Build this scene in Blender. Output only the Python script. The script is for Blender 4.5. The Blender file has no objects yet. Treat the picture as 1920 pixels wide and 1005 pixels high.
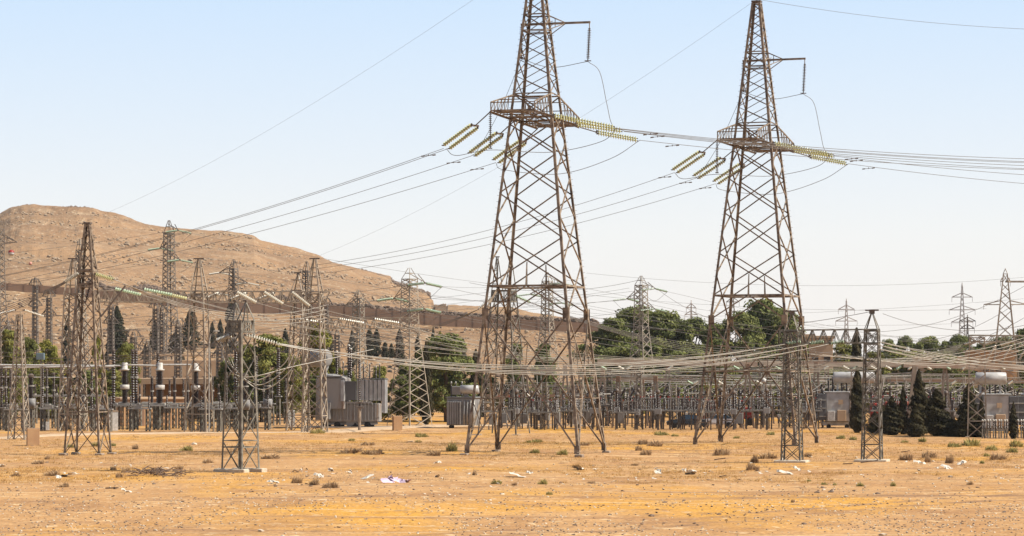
import bpy, math, random
import numpy as np
from mathutils import Vector, Matrix, noise
random.seed(7); np.random.seed(7)
R = math.radians
SC = bpy.context.scene
COL = SC.collection

# ------------------------------------------------------------------ camera, world, sun
F, HY, CH = 4880.0, 690.0, 6.6            # focal length in photo pixels, horizon row, eye height (m)
cam = bpy.data.cameras.new('camera'); co = bpy.data.objects.new('camera', cam); COL.objects.link(co)
cam.sensor_width = 36; cam.lens = 36 * F / 1920; cam.shift_y = (HY - 502.5) / 1920
cam.clip_start = 1; cam.clip_end = 30000
co.location = (0, 0, CH); co.rotation_euler = (R(90), 0, 0)
SC.camera = co
SUN_EL, SUN_AZ = R(47), R(-11)            # azimuth measured from +x
sv = Vector((math.cos(SUN_EL) * math.cos(SUN_AZ), math.cos(SUN_EL) * math.sin(SUN_AZ), math.sin(SUN_EL)))
W = bpy.data.worlds.new('World'); SC.world = W; W.use_nodes = True
nt = W.node_tree; nt.nodes.clear()
out = nt.nodes.new('ShaderNodeOutputWorld'); bg = nt.nodes.new('ShaderNodeBackground')
sky = nt.nodes.new('ShaderNodeTexSky'); sky.sky_type = 'NISHITA'; sky.sun_disc = False
sky.sun_elevation = SUN_EL; sky.sun_rotation = math.pi / 2 - SUN_AZ
sky.air_density = 1.0; sky.dust_density = 1.2; sky.ozone_density = 1.0; sky.altitude = 600
# dusty air: the sky pales towards the horizon all the way round
tcw = nt.nodes.new('ShaderNodeTexCoord'); sxy = nt.nodes.new('ShaderNodeSeparateXYZ')
rmp = nt.nodes.new('ShaderNodeValToRGB'); mxw = nt.nodes.new('ShaderNodeMix'); mxw.data_type = 'RGBA'
rmp.color_ramp.elements[0].position = 0.0; rmp.color_ramp.elements[0].color = (0.93,) * 3 + (1,)
rmp.color_ramp.elements[1].position = 0.45; rmp.color_ramp.elements[1].color = (0.0,) * 3 + (1,)
e = rmp.color_ramp.elements.new(0.06); e.color = (0.84,) * 3 + (1,)
e = rmp.color_ramp.elements.new(0.15); e.color = (0.74,) * 3 + (1,)
hue = nt.nodes.new('ShaderNodeValToRGB')
hue.color_ramp.elements[0].position = 0.0; hue.color_ramp.elements[0].color = (0.90, 0.845, 0.80, 1)
hue.color_ramp.elements[1].position = 0.14; hue.color_ramp.elements[1].color = (0.64, 0.79, 0.98, 1)
e = hue.color_ramp.elements.new(0.05); e.color = (0.865, 0.865, 0.865, 1)
mul = nt.nodes.new('ShaderNodeVectorMath'); mul.operation = 'SCALE'; mul.inputs['Scale'].default_value = 8.9
L = nt.links.new
L(tcw.outputs['Generated'], sxy.inputs[0]); L(sxy.outputs['Z'], rmp.inputs[0]); L(sxy.outputs['Z'], hue.inputs[0])
L(hue.outputs[0], mul.inputs[0])
L(rmp.outputs[0], mxw.inputs[0]); L(sky.outputs[0], mxw.inputs[6]); L(mul.outputs[0], mxw.inputs[7])
L(mxw.outputs[2], bg.inputs[0]); bg.inputs[1].default_value = 0.078; L(bg.outputs[0], out.inputs[0])
sl = bpy.data.lights.new('sun', 'SUN'); sl.energy = 5.0; sl.angle = R(0.55); sl.color = (1, 0.93, 0.82)
so = bpy.data.objects.new('sun', sl); COL.objects.link(so); so.rotation_euler = (-sv).to_track_quat('-Z', 'Y').to_euler()
SC.view_settings.view_transform = 'Standard'; SC.view_settings.look = 'None'
SC.view_settings.exposure = 0.72; SC.view_settings.gamma = 1; SC.view_settings.use_curve_mapping = False
SC.cycles.max_bounces = 6; SC.cycles.transparent_max_bounces = 8

# ------------------------------------------------------------------ helpers
def P(px, py, Y):
    return Vector(((px - 960) / F * Y, Y, CH - (py - HY) / F * Y))
def X(px, Y): return (px - 960) / F * Y
def Z(py, Y): return CH - (py - HY) / F * Y
def gy(py): return CH * F / (py - HY)

def gz(x, y):
    """height of the flat waste ground"""
    n = noise.noise(Vector((x * .03, y * .03, 1.3))) * .30 + noise.noise(Vector((x * .12, y * .12, 4.1))) * .10 \
        + noise.noise(Vector((x * .55, y * .55, 9.1))) * .035
    k = min(1, max(0, (330 - y) / 60))
    return n * k

def mat(name, c1, c2=None, scale=3.0, rough=.8, metal=0.0, bump=0.0, detail=5, lo=.35, hi=.65, bscale=None, stretch=None, spec=.3, trans=0.0):
    m = bpy.data.materials.new(name); m.use_nodes = True
    n = m.node_tree.nodes; l = m.node_tree.links.new; b = n['Principled BSDF']
    b.inputs['Roughness'].default_value = rough; b.inputs['Metallic'].default_value = metal
    b.inputs['Specular IOR Level'].default_value = spec
    b.inputs['Base Color'].default_value = (*c1, 1)
    if trans: b.inputs['Transmission Weight'].default_value = trans
    if c2 is not None:
        tc = n.new('ShaderNodeTexCoord'); nz = n.new('ShaderNodeTexNoise'); cr = n.new('ShaderNodeValToRGB')
        geo = n.new('ShaderNodeNewGeometry')
        nz.inputs['Scale'].default_value = scale; nz.inputs['Detail'].default_value = detail
        src = geo.outputs['Position']
        if stretch:
            mp = n.new('ShaderNodeMapping'); mp.inputs['Scale'].default_value = stretch; l(src, mp.inputs[0]); src = mp.outputs[0]
        l(src, nz.inputs['Vector']); l(nz.outputs[0], cr.inputs[0])
        cr.color_ramp.elements[0].position = lo; cr.color_ramp.elements[0].color = (*c1, 1)
        cr.color_ramp.elements[1].position = hi; cr.color_ramp.elements[1].color = (*c2, 1)
        l(cr.outputs[0], b.inputs['Base Color'])
        if bump:
            bp = n.new('ShaderNodeBump'); bp.inputs['Strength'].default_value = bump; bp.inputs['Distance'].default_value = .05
            l(nz.outputs[0], bp.inputs['Height']); l(bp.outputs[0], b.inputs['Normal'])
    return m

M = {}
M['weathered_shade_steel'] = mat('weathered_shade_steel', (.275, .212, .150), (.075, .050, .034), 2.2, .6, .0, lo=.38, hi=.66, detail=8)  # weathered brown, darkened further to put the fronts' shade into the colour
M['steel'] = mat('steel', (0.302, 0.266, 0.213), (0.185, 0.149, 0.111), 2.2, .6, .0)
M['grey_steel'] = mat('grey_steel', (.20, .18, .145), (.085, .075, .058), 2.5, .6, .0)
M['shaded_steel'] = mat('shaded_steel', (0.101, 0.083, 0.070), (0.185, 0.154, 0.123), 1.5, .65)  # steel with the shade on the pylons put into its colour
M['light_steel'] = mat('light_steel', (0.370, 0.311, 0.238), (0.202, 0.158, 0.115), 1.5, .6)
M['galv'] = mat('galv', (0.353, 0.332, 0.295), (0.235, 0.220, 0.193), 4, .45, .2)
M['yard_dark'] = mat('yard_dark', (.085, .07, .055), (.045, .036, .03), 2.5, .6)
M['yard_metal'] = mat('yard_metal', (.24, .225, .20), (.12, .11, .095), 2.5, .5, .1)
M['wire'] = mat('wire', (0.134, 0.120, 0.107), None, rough=.6)
M['wire_light'] = mat('wire_light', (0.336, 0.311, 0.262), None, rough=.5)
M['glass'] = mat('glass', (0.386, 0.390, 0.164), (0.521, 0.498, 0.279), 9, .18, spec=.6)
M['glass_green'] = mat('glass_green', (0.252, 0.357, 0.230), (0.420, 0.481, 0.344), 7, .2, spec=.6)
M['porcelain'] = mat('porcelain', (0.605, 0.573, 0.476), (0.504, 0.465, 0.377), 7, .22, spec=.6)
M['brown_porcelain'] = mat('brown_porcelain', (.028, .018, .014), (.050, .030, .022), 6, .28, spec=.5)
M['fitting'] = mat('fitting', (0.109, 0.083, 0.066), None, rough=.5)
M['tank'] = mat('tank', (.235, .228, .22), (.16, .15, .14), 1.1, .45, lo=.3, hi=.7)
M['tank_rust'] = mat('tank_rust', (.25, .235, .22), (.15, .085, .05), 1.3, .6, lo=.52, hi=.72, stretch=(1, 1, .12))
M['fin'] = mat('fin', (.33, .33, .33), (.25, .245, .24), 1.5, .45)
M['fin_dark'] = mat('fin_dark', (0.084, 0.083, 0.086), None, rough=.5)
M['white_tank'] = mat('white_tank', (.42, .41, .395), (.30, .285, .26), 1.5, .4)
M['white_cap'] = mat('white_cap', (.48, .455, .42), (.34, .32, .285), 5, .5)
M['tyre'] = mat('tyre', (0.025, 0.023, 0.021), None, rough=.8)
M['concrete'] = mat('concrete', (0.286, 0.224, 0.164), (0.202, 0.149, 0.111), 1.2, .85, bump=.3)
M['beam_concrete'] = mat('beam_concrete', (0.302, 0.207, 0.148), (0.386, 0.299, 0.221), .6, .85, bump=.3)
M['stucco'] = mat('stucco', (0.420, 0.257, 0.131), (0.353, 0.207, 0.107), .8, .9, bump=.2)
M['stucco_pale'] = mat('stucco_pale', (0.437, 0.315, 0.205), (0.361, 0.249, 0.156), .5, .9, bump=.2)
M['dark_opening'] = mat('dark_opening', (0.042, 0.029, 0.021), None, rough=.6)
M['brick_brown'] = mat('brick_brown', (.25, .155, .10), (.18, .11, .07), .12, .9)
M['stone'] = mat('stone', (0.336, 0.249, 0.164), (0.218, 0.158, 0.107), 2.5, .9, bump=.5)
M['dark_stone'] = mat('dark_stone', (0.101, 0.071, 0.053), (0.168, 0.116, 0.082), 5, .9, bump=.5)
M['pale_stone'] = mat('pale_stone', (0.521, 0.448, 0.344), (0.403, 0.324, 0.238), 4, .9, bump=.5)
M['litter'] = mat('litter', (.58, .53, .45), (.44, .38, .30), 5, .7)
M['pink_plastic'] = mat('pink_plastic', (0.622, 0.481, 0.558), (0.521, 0.398, 0.492), 3, .4)
M['wood'] = mat('wood', (0.084, 0.054, 0.037), (0.168, 0.116, 0.082), 6, .9)
M['path'] = mat('path', (0.487, 0.357, 0.230), (0.395, 0.274, 0.164), .9, .95)
M['orange'] = mat('orange', (0.336, 0.071, 0.029), (0.269, 0.050, 0.025), 2, .5)
M['red'] = mat('red', (0.252, 0.029, 0.021), None, rough=.45)
M['yellow'] = mat('yellow', (0.630, 0.373, 0.025), None, rough=.5)
M['car_black'] = mat('car_black', (0.017, 0.018, 0.023), None, rough=.15, spec=.6)
M['car_white'] = mat('car_white', (0.588, 0.589, 0.607), None, rough=.2, spec=.6)
M['car_glass'] = mat('car_glass', (0.025, 0.037, 0.049), None, rough=.08, spec=.8)
M['pink_panel'] = mat('pink_panel', (0.504, 0.249, 0.197), (0.420, 0.199, 0.164), 1, .7)
M['blue'] = mat('blue', (.11, .15, .17), None, rough=.5)

def foliage(name, c1, c2, c3, sc=.8):
    m = bpy.data.materials.new(name); m.use_nodes = True
    n = m.node_tree.nodes; l = m.node_tree.links.new; b = n['Principled BSDF']
    geo = n.new('ShaderNodeNewGeometry'); nz = n.new('ShaderNodeTexNoise'); nz.inputs['Scale'].default_value = sc
    nz.inputs['Detail'].default_value = 4; l(geo.outputs['Position'], nz.inputs['Vector'])
    cr = n.new('ShaderNodeValToRGB'); l(nz.outputs[0], cr.inputs[0])
    cr.color_ramp.elements[0].position = .32; cr.color_ramp.elements[0].color = (*c1, 1)
    cr.color_ramp.elements[1].position = .68; cr.color_ramp.elements[1].color = (*c3, 1)
    e = cr.color_ramp.elements.new(.5); e.color = (*c2, 1)
    l(cr.outputs[0], b.inputs['Base Color']); b.inputs['Roughness'].default_value = .7
    b.inputs['Specular IOR Level'].default_value = .2
    tr = n.new('ShaderNodeBsdfTranslucent'); l(cr.outputs[0], tr.inputs[0]); mx = n.new('ShaderNodeMixShader')
    mx.inputs[0].default_value = .25; o = n['Material Output']
    l(b.outputs[0], mx.inputs[1]); l(tr.outputs[0], mx.inputs[2]); l(mx.outputs[0], o.inputs[0])
    return m
M['cypress'] = foliage('cypress', (.022, .021, .009), (.048, .040, .016), (.085, .068, .026))
M['cypress_far'] = foliage('cypress_far', (0.019, 0.022, 0.013), (0.030, 0.031, 0.017), (0.043, 0.043, 0.022))
M['pine'] = foliage('pine', (.065, .078, .022), (.135, .15, .042), (.23, .235, .068), .5)
M['broadleaf'] = foliage('broadleaf', (.085, .09, .022), (.17, .17, .040), (.26, .245, .062), .6)
M['yellowleaf'] = foliage('yellowleaf', (0.112, 0.120, 0.018), (0.189, 0.181, 0.029), (0.258, 0.232, 0.042), .6)
M['drygrass'] = foliage('drygrass', (0.430, 0.249, 0.084), (0.516, 0.310, 0.109), (0.585, 0.378, 0.151), .25)
M['weed'] = foliage('weed', (0.292, 0.258, 0.092), (0.361, 0.310, 0.109), (0.430, 0.353, 0.134), 1.5)
M['deadbush'] = foliage('deadbush', (.34, .22, .12), (.42, .28, .155), (.50, .35, .20), 1.5)
M['bark'] = mat('bark', (.13, .085, .055), (.08, .055, .04), 3, .9, bump=.4)

class MB:
    def __init__(s): s.v = []; s.f = []
    def add(s, vs, fs):
        o = len(s.v); s.v.extend([tuple(v) for v in vs]); s.f.extend([tuple(i + o for i in f) for f in fs])
    def box(s, c, size, rz=0.0, taper=1.0):
        cx, cy, cz = c; a, b, h = size[0] / 2, size[1] / 2, size[2] / 2
        ca, sa = math.cos(rz), math.sin(rz); vs = []
        for k, t in ((-1, 1), (1, taper)):
            for x, y in ((-a, -b), (a, -b), (a, b), (-a, b)):
                x, y = x * t, y * t
                vs.append((cx + x * ca - y * sa, cy + x * sa + y * ca, cz + k * h))
        s.add(vs, [(0, 3, 2, 1), (4, 5, 6, 7), (0, 1, 5, 4), (1, 2, 6, 5), (2, 3, 7, 6), (3, 0, 4, 7)])
    def bbox(s, c, size, bev=.03):
        """box with chamfered vertical and top edges"""
        cx, cy, cz = c; a, b, h = size[0] / 2, size[1] / 2, size[2] / 2
        def ring(a, b, k, z): return [(cx - a + k, cy - b, z), (cx + a - k, cy - b, z), (cx + a, cy - b + k, z), (cx + a, cy + b - k, z),
                                      (cx + a - k, cy + b, z), (cx - a + k, cy + b, z), (cx - a, cy + b - k, z), (cx - a, cy - b + k, z)]
        vs = ring(a, b, bev, cz - h) + ring(a, b, bev, cz + h - bev) + ring(a - bev, b - bev, bev, cz + h)
        fs = [tuple(range(7, -1, -1)), tuple(range(16, 24))]
        for r in (0, 8):
            for i in range(8): j = (i + 1) % 8; fs.append((r + i, r + j, r + 8 + j, r + 8 + i))
        s.add(vs, fs)
    def bar(s, a, b, w, h=None, up=None):
        a, b = Vector(a), Vector(b); d = (b - a)
        if d.length < 1e-6: return
        d.normalize(); h = h or w
        u = Vector(up) if up else (Vector((0, 0, 1)) if abs(d.z) < .9 else Vector((1, 0, 0)))
        x = d.cross(u).normalized(); y = x.cross(d).normalized(); vs = []
        for p in (a, b):
            for i, j in ((-1, -1), (1, -1), (1, 1), (-1, 1)): vs.append(p + x * (i * w / 2) + y * (j * h / 2))
        s.add(vs, [(0, 3, 2, 1), (4, 5, 6, 7), (0, 1, 5, 4), (1, 2, 6, 5), (2, 3, 7, 6), (3, 0, 4, 7)])
    def angle(s, a, b, n, w):
        m = frame(a, b, n, w); s.add([m @ Vector(v) for v in LV], LF)
    def tube(s, pts, r, n=6, caps=True):
        pts = [Vector(p) for p in pts]; rings = []; N = len(pts)
        rr = r if isinstance(r, (list, tuple)) else [r] * N
        for i, p in enumerate(pts):
            d = (pts[min(i + 1, N - 1)] - pts[max(i - 1, 0)]).normalized()
            u = Vector((0, 0, 1)) if abs(d.z) < .9 else Vector((1, 0, 0))
            x = d.cross(u).normalized(); y = x.cross(d).normalized()
            rings.append([p + (x * math.cos(2 * math.pi * k / n) + y * math.sin(2 * math.pi * k / n)) * rr[i] for k in range(n)])
        vs = [v for q in rings for v in q]; fs = []
        for i in range(N - 1):
            for k in range(n):
                k2 = (k + 1) % n; fs.append((i * n + k, i * n + k2, (i + 1) * n + k2, (i + 1) * n + k))
        if caps: fs.append(tuple(range(n - 1, -1, -1))); fs.append(tuple((N - 1) * n + k for k in range(n)))
        s.add(vs, fs)
    def lathe(s, a, b, prof, n=10):
        """prof: (t 0..1 along a-b, radius)"""
        a, b = Vector(a), Vector(b); d = (b - a).normalized(); L_ = b - a
        u = Vector((0, 0, 1)) if abs(d.z) < .9 else Vector((1, 0, 0))
        x = d.cross(u).normalized(); y = x.cross(d).normalized(); vs = []; fs = []
        for t, r in prof:
            c = a + L_ * t
            for k in range(n): an = 2 * math.pi * k / n; vs.append(c + (x * math.cos(an) + y * math.sin(an)) * r)
        for i in range(len(prof) - 1):
            for k in range(n): k2 = (k + 1) % n; fs.append((i * n + k, i * n + k2, (i + 1) * n + k2, (i + 1) * n + k))
        fs.append(tuple(range(n - 1, -1, -1))); fs.append(tuple((len(prof) - 1) * n + k for k in range(n)))
        s.add(vs, fs)
    def sheds(s, a, b, r, count, n=10, core=.62):
        prof = [(0, r * core)]
        for i in range(count):
            t = i / count; w = 1 / count
            prof += [(t + .25 * w, r * core), (t + .45 * w, r), (t + .58 * w, r), (t + .75 * w, r * core)]
        prof.append((1, r * core)); s.lathe(a, b, prof, n)
    def mesh(s, name, m, smooth=False):
        me = bpy.data.meshes.new(name); me.from_pydata(s.v, [], s.f); me.materials.append(m)
        if smooth: me.polygons.foreach_set('use_smooth', [True] * len(me.polygons))
        me.update(); return me
    def build(s, name, m, parent=None, smooth=False, kind=None, label=None):
        o = bpy.data.objects.new(name, s.mesh(name, m, smooth)); COL.objects.link(o)
        if parent: o.parent = parent
        if kind: o['kind'] = kind
        if label: o['label'] = label
        return o

# L-section steel bar of unit length along z, flanges along +x and +y
t_ = .14
_sec = [(0, 0), (1, 0), (1, t_), (t_, t_), (t_, 1), (0, 1)]
LV = [(x, y, 0) for x, y in _sec] + [(x, y, 1) for x, y in _sec]
LF = [(i, (i + 1) % 6, 6 + (i + 1) % 6, 6 + i) for i in range(6)] + [(0, 3, 2, 1), (0, 5, 4, 3), (6, 7, 8, 9), (6, 9, 10, 11)]
def frame(a, b, n, w, yax=None):
    a, b = Vector(a), Vector(b); d = b - a; ln = d.length; d.normalize(); n = Vector(n)
    y = (-n + d * n.dot(d)).normalized(); x = y.cross(d).normalized()
    if yax is not None:                              # leg: x and y flanges both given
        x = (Vector(yax) - d * Vector(yax).dot(d)); x = (x - y * x.dot(y)).normalized()
    m = Matrix((x * w, y * w, d * ln)).transposed().to_4x4(); m.translation = a - x * (w / 2 if yax is None else 0)
    return m
BARS = {}
def barmesh(m):
    if m not in BARS:
        b = MB(); b.add(LV, LF); BARS[m] = b.mesh('angle_bar', M[m])
    return BARS[m]
def inst(name, me, parent, mtx):
    o = bpy.data.objects.new(name, me); COL.objects.link(o); o.parent = parent; o.matrix_basis = mtx; return o

def tag(o, label=None, cat=None, group=None, kind=None):
    if label: o['label'] = label
    if cat: o['category'] = cat
    if group: o['group'] = group
    if kind: o['kind'] = kind
    return o
def empty(name, loc=(0, 0, 0), rz=0.0, label=None, cat=None, group=None):
    o = bpy.data.objects.new(name, None); COL.objects.link(o); o.location = loc; o.rotation_euler = (0, 0, rz)
    o.empty_display_size = .5
    return tag(o, label, cat, group)
KIDS = {}
def copy_tree(o, parent=None):
    kids = list(o.children)
    c = o.copy(); COL.objects.link(c); c.parent = parent
    for ch in kids: copy_tree(ch, c)
    return c
def place_copy(o, loc, rz=None, label=None, group=None, scale=None):
    c = copy_tree(o); c.location = loc
    if rz is not None: c.rotation_euler = (0, 0, rz)
    if label: c['label'] = label
    if group: c['group'] = group
    if scale: c.scale = (scale,) * 3 if isinstance(scale, (int, float)) else scale
    return c

def catenary(a, b, sag, n=20):
    a, b = Vector(a), Vector(b)
    return [a.lerp(b, i / n) - Vector((0, 0, 4 * sag * (i / n) * (1 - i / n))) for i in range(n + 1)]
def wire(a, b, sag, label, r=.018, m='wire', group=None, n=20, name='power_line', cat='power line'):
    mb = MB(); mb.tube(catenary(a, b, sag, n), r, 4)
    return tag(mb.build(name, M[m]), label, cat, group)
def spline(pts, n=8):
    """Catmull-Rom through points"""
    pts = [Vector(p) for p in pts]; q = [pts[0] * 2 - pts[1]] + pts + [pts[-1] * 2 - pts[-2]]; o = []
    for i in range(1, len(q) - 2):
        for k in range(n):
            t = k / n; a, b, c, d = q[i - 1], q[i], q[i + 1], q[i + 2]
            o.append(.5 * ((2 * b) + (c - a) * t + (2 * a - 5 * b + 4 * c - d) * t * t + (3 * b - a - 3 * c + d) * t ** 3))
    o.append(pts[-1]); return o
def curvewire(pts, label, r=.022, m='wire', group=None, name='jumper_cable', cat='cable'):
    mb = MB(); mb.tube(spline(pts), r, 4); return tag(mb.build(name, M[m]), label, cat, group)

def ordinal(n):
    return f'{n}{"th" if 10 < n % 100 < 14 else {1: "st", 2: "nd", 3: "rd"}.get(n % 10, "th")}'
def sub(a, b, f): return Vector(a).lerp(Vector(b), f)

# ------------------------------------------------------------------ insulator strings (discs are parts)
DISC = {}
def discmesh(m, r):
    if (m, r) not in DISC:
        b = MB(); b.lathe((0, 0, 0), (0, 0, 1), [(-.02, r * .28), (.25, r * .34), (.42, r * .95), (.55, r), (.62, r * .9), (.66, r * .3), (.98, r * .2)], 10)
        DISC[(m, r)] = b.mesh('disc', M[m], True)
    return DISC[(m, r)]
def string(a, b, label, group=None, m='glass', count=18, r=.16, cap='disc', link=None, joined=False):
    """insulator string hung from a to b; link = length of dark fitting at the start"""
    a, b = Vector(a), Vector(b); d = b - a; L0 = d.length
    e = empty('insulator_string', a, 0, label, 'insulator', group)
    q = d.to_track_quat('Z', 'Y').to_matrix().to_4x4()
    e.rotation_euler = q.to_euler()
    lk = link if link is not None else .12
    mb = MB(); mb.tube([(0, 0, 0), (0, 0, lk)], .035, 5); mb.bar((0, 0, lk * .5 - .06), (0, 0, lk * .5 + .06), .16, .07); mb.build('link', M['fitting'], e)
    mb = MB(); mb.tube([(0, 0, L0 - .1), (0, 0, L0)], .045, 5); mb.bar((-.14, 0, L0 - .03), (.14, 0, L0 - .03), .05, .08); mb.build('clamp', M['fitting'], e)
    ln = (L0 - lk - .1) / count
    if joined:
        mb = MB(); mb.sheds((0, 0, lk), (0, 0, L0 - .1), r, count, 8, .35); mb.build('disc_stack', M[m], e, True)
    else:
        me = discmesh(m, r)
        for i in range(count):
            inst('disc', me, e, Matrix.Translation((0, 0, lk + i * ln)) @ Matrix.Diagonal((1, 1, ln, 1)))
    return e

# ------------------------------------------------------------------ lattice towers
class Tower:
    def __init__(s, root, m, indiv, legw, brw):
        s.root, s.m, s.indiv, s.legw, s.brw = root, m, indiv, legw, brw
        s.mb = MB()
    def member(s, a, b, n, w=None, name='brace', own=None):
        w = w or s.brw
        own = s.indiv if own is None else own
        if own: inst(name, barmesh(s.m), s.root, frame(a, b, n, w))
        else: s.mb.angle(a, b, n, w)
    def legs(s, hwf, hs, w=None):
        """four legs through the heights hs; hwf(h) -> (half x, half y)"""
        w = w or s.legw
        for sx in (-1, 1):
            for sy in (-1, 1):
                mb = MB()
                for h0, h1 in zip(hs[:-1], hs[1:]):
                    p0 = Vector((sx * hwf(h0)[0], sy * hwf(h0)[1], h0)); p1 = Vector((sx * hwf(h1)[0], sy * hwf(h1)[1], h1))
                    m = frame(p0, p1, (0, sy, 0), w, (-sx, 0, 0)); mb.add([m @ Vector(v) for v in LV], LF)
                mb.build('leg', M[s.m], s.root)
    def face(s, k, hwf, h):
        x, y = hwf(h)
        c = [(-x, -y), (x, -y), (x, y), (-x, y)]
        a, b = c[k], c[(k + 1) % 4]
        return Vector((*a, h)), Vector((*b, h)), Vector([(0, -1, 0), (1, 0, 0), (0, 1, 0), (-1, 0, 0)][k])
    def xpanel(s, k, hwf, h0, h1, w=None, kind='X'):
        a0, b0, n = s.face(k, hwf, h0); a1, b1, _ = s.face(k, hwf, h1)
        if kind in ('X', '/'): s.member(a0, b1, n, w)
        if kind in ('X', '\\'): s.member(b0 - n * s.brw * .2, a1 - n * s.brw * .2, n, w)
        if kind == 'K': mid = (a1 + b1) / 2; s.member(a0, mid, n, w); s.member(b0, mid, n, w)
        if kind == 'V': mid = (a0 + b0) / 2; s.member(mid, a1, n, w); s.member(mid, b1, n, w)
    def ring(s, hwf, h, w=None, name='cross_brace'):
        for k in range(4):
            a, b, n = s.face(k, hwf, h); s.member(a, b, n, w, name)
    def done(s, name='bracing'):
        if s.mb.v: s.mb.build(name, M[s.m], s.root, kind='stuff')

def lin(pts):
    def f(h):
        if h <= pts[0][0]: return pts[0][1]
        for (h0, w0), (h1, w1) in zip(pts[:-1], pts[1:]):
            if h <= h1: t = (h - h0) / (h1 - h0); return w0 + (w1 - w0) * t
        return pts[-1][1]
    return f
def hw_of(pts, ratio=1.0):
    g = lin(pts)
    return lambda h: (g(h), g(h) * ratio)

def footings(root, hwf, s=.7, m='concrete'):
    for sx in (-1, 1):
        for sy in (-1, 1):
            mb = MB(); mb.bbox((sx * hwf(0)[0], sy * hwf(0)[1], .02), (s, s, .3), .05); mb.build('footing', M[m], root)

# ================================================================== TERRAIN
def ground_sheet():
    xs = np.concatenate([[-3000, -2000, -1000, -400, -200, -120], np.arange(-90, 90.1, .45), [120, 200, 400, 1000, 2000, 3000]])
    ys = np.concatenate([[-200, -50, 20, 60, 80], np.arange(92, 200, .45), np.arange(200, 340, .8), [350, 370, 400, 450, 520, 600, 800, 1200, 2000, 3000, 4000]])
    nx, ny = len(xs), len(ys); vs = []
    for y in ys:
        for x in xs:
            z = gz(x, y) if (abs(x) < 95 and 85 < y < 335) else 0
            if y > 700: z = -(y - 700) * .004
            vs.append((x, y, z))
    fs = [(j * nx + i, j * nx + i + 1, (j + 1) * nx + i + 1, (j + 1) * nx + i) for j in range(ny - 1) for i in range(nx - 1)]
    me = bpy.data.meshes.new('ground'); me.from_pydata(vs, [], fs); me.materials.append(M['ground'])
    me.polygons.foreach_set('use_smooth', [True] * len(fs)); me.update()
    o = bpy.data.objects.new('ground', me); COL.objects.link(o); o['kind'] = 'structure'

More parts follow.
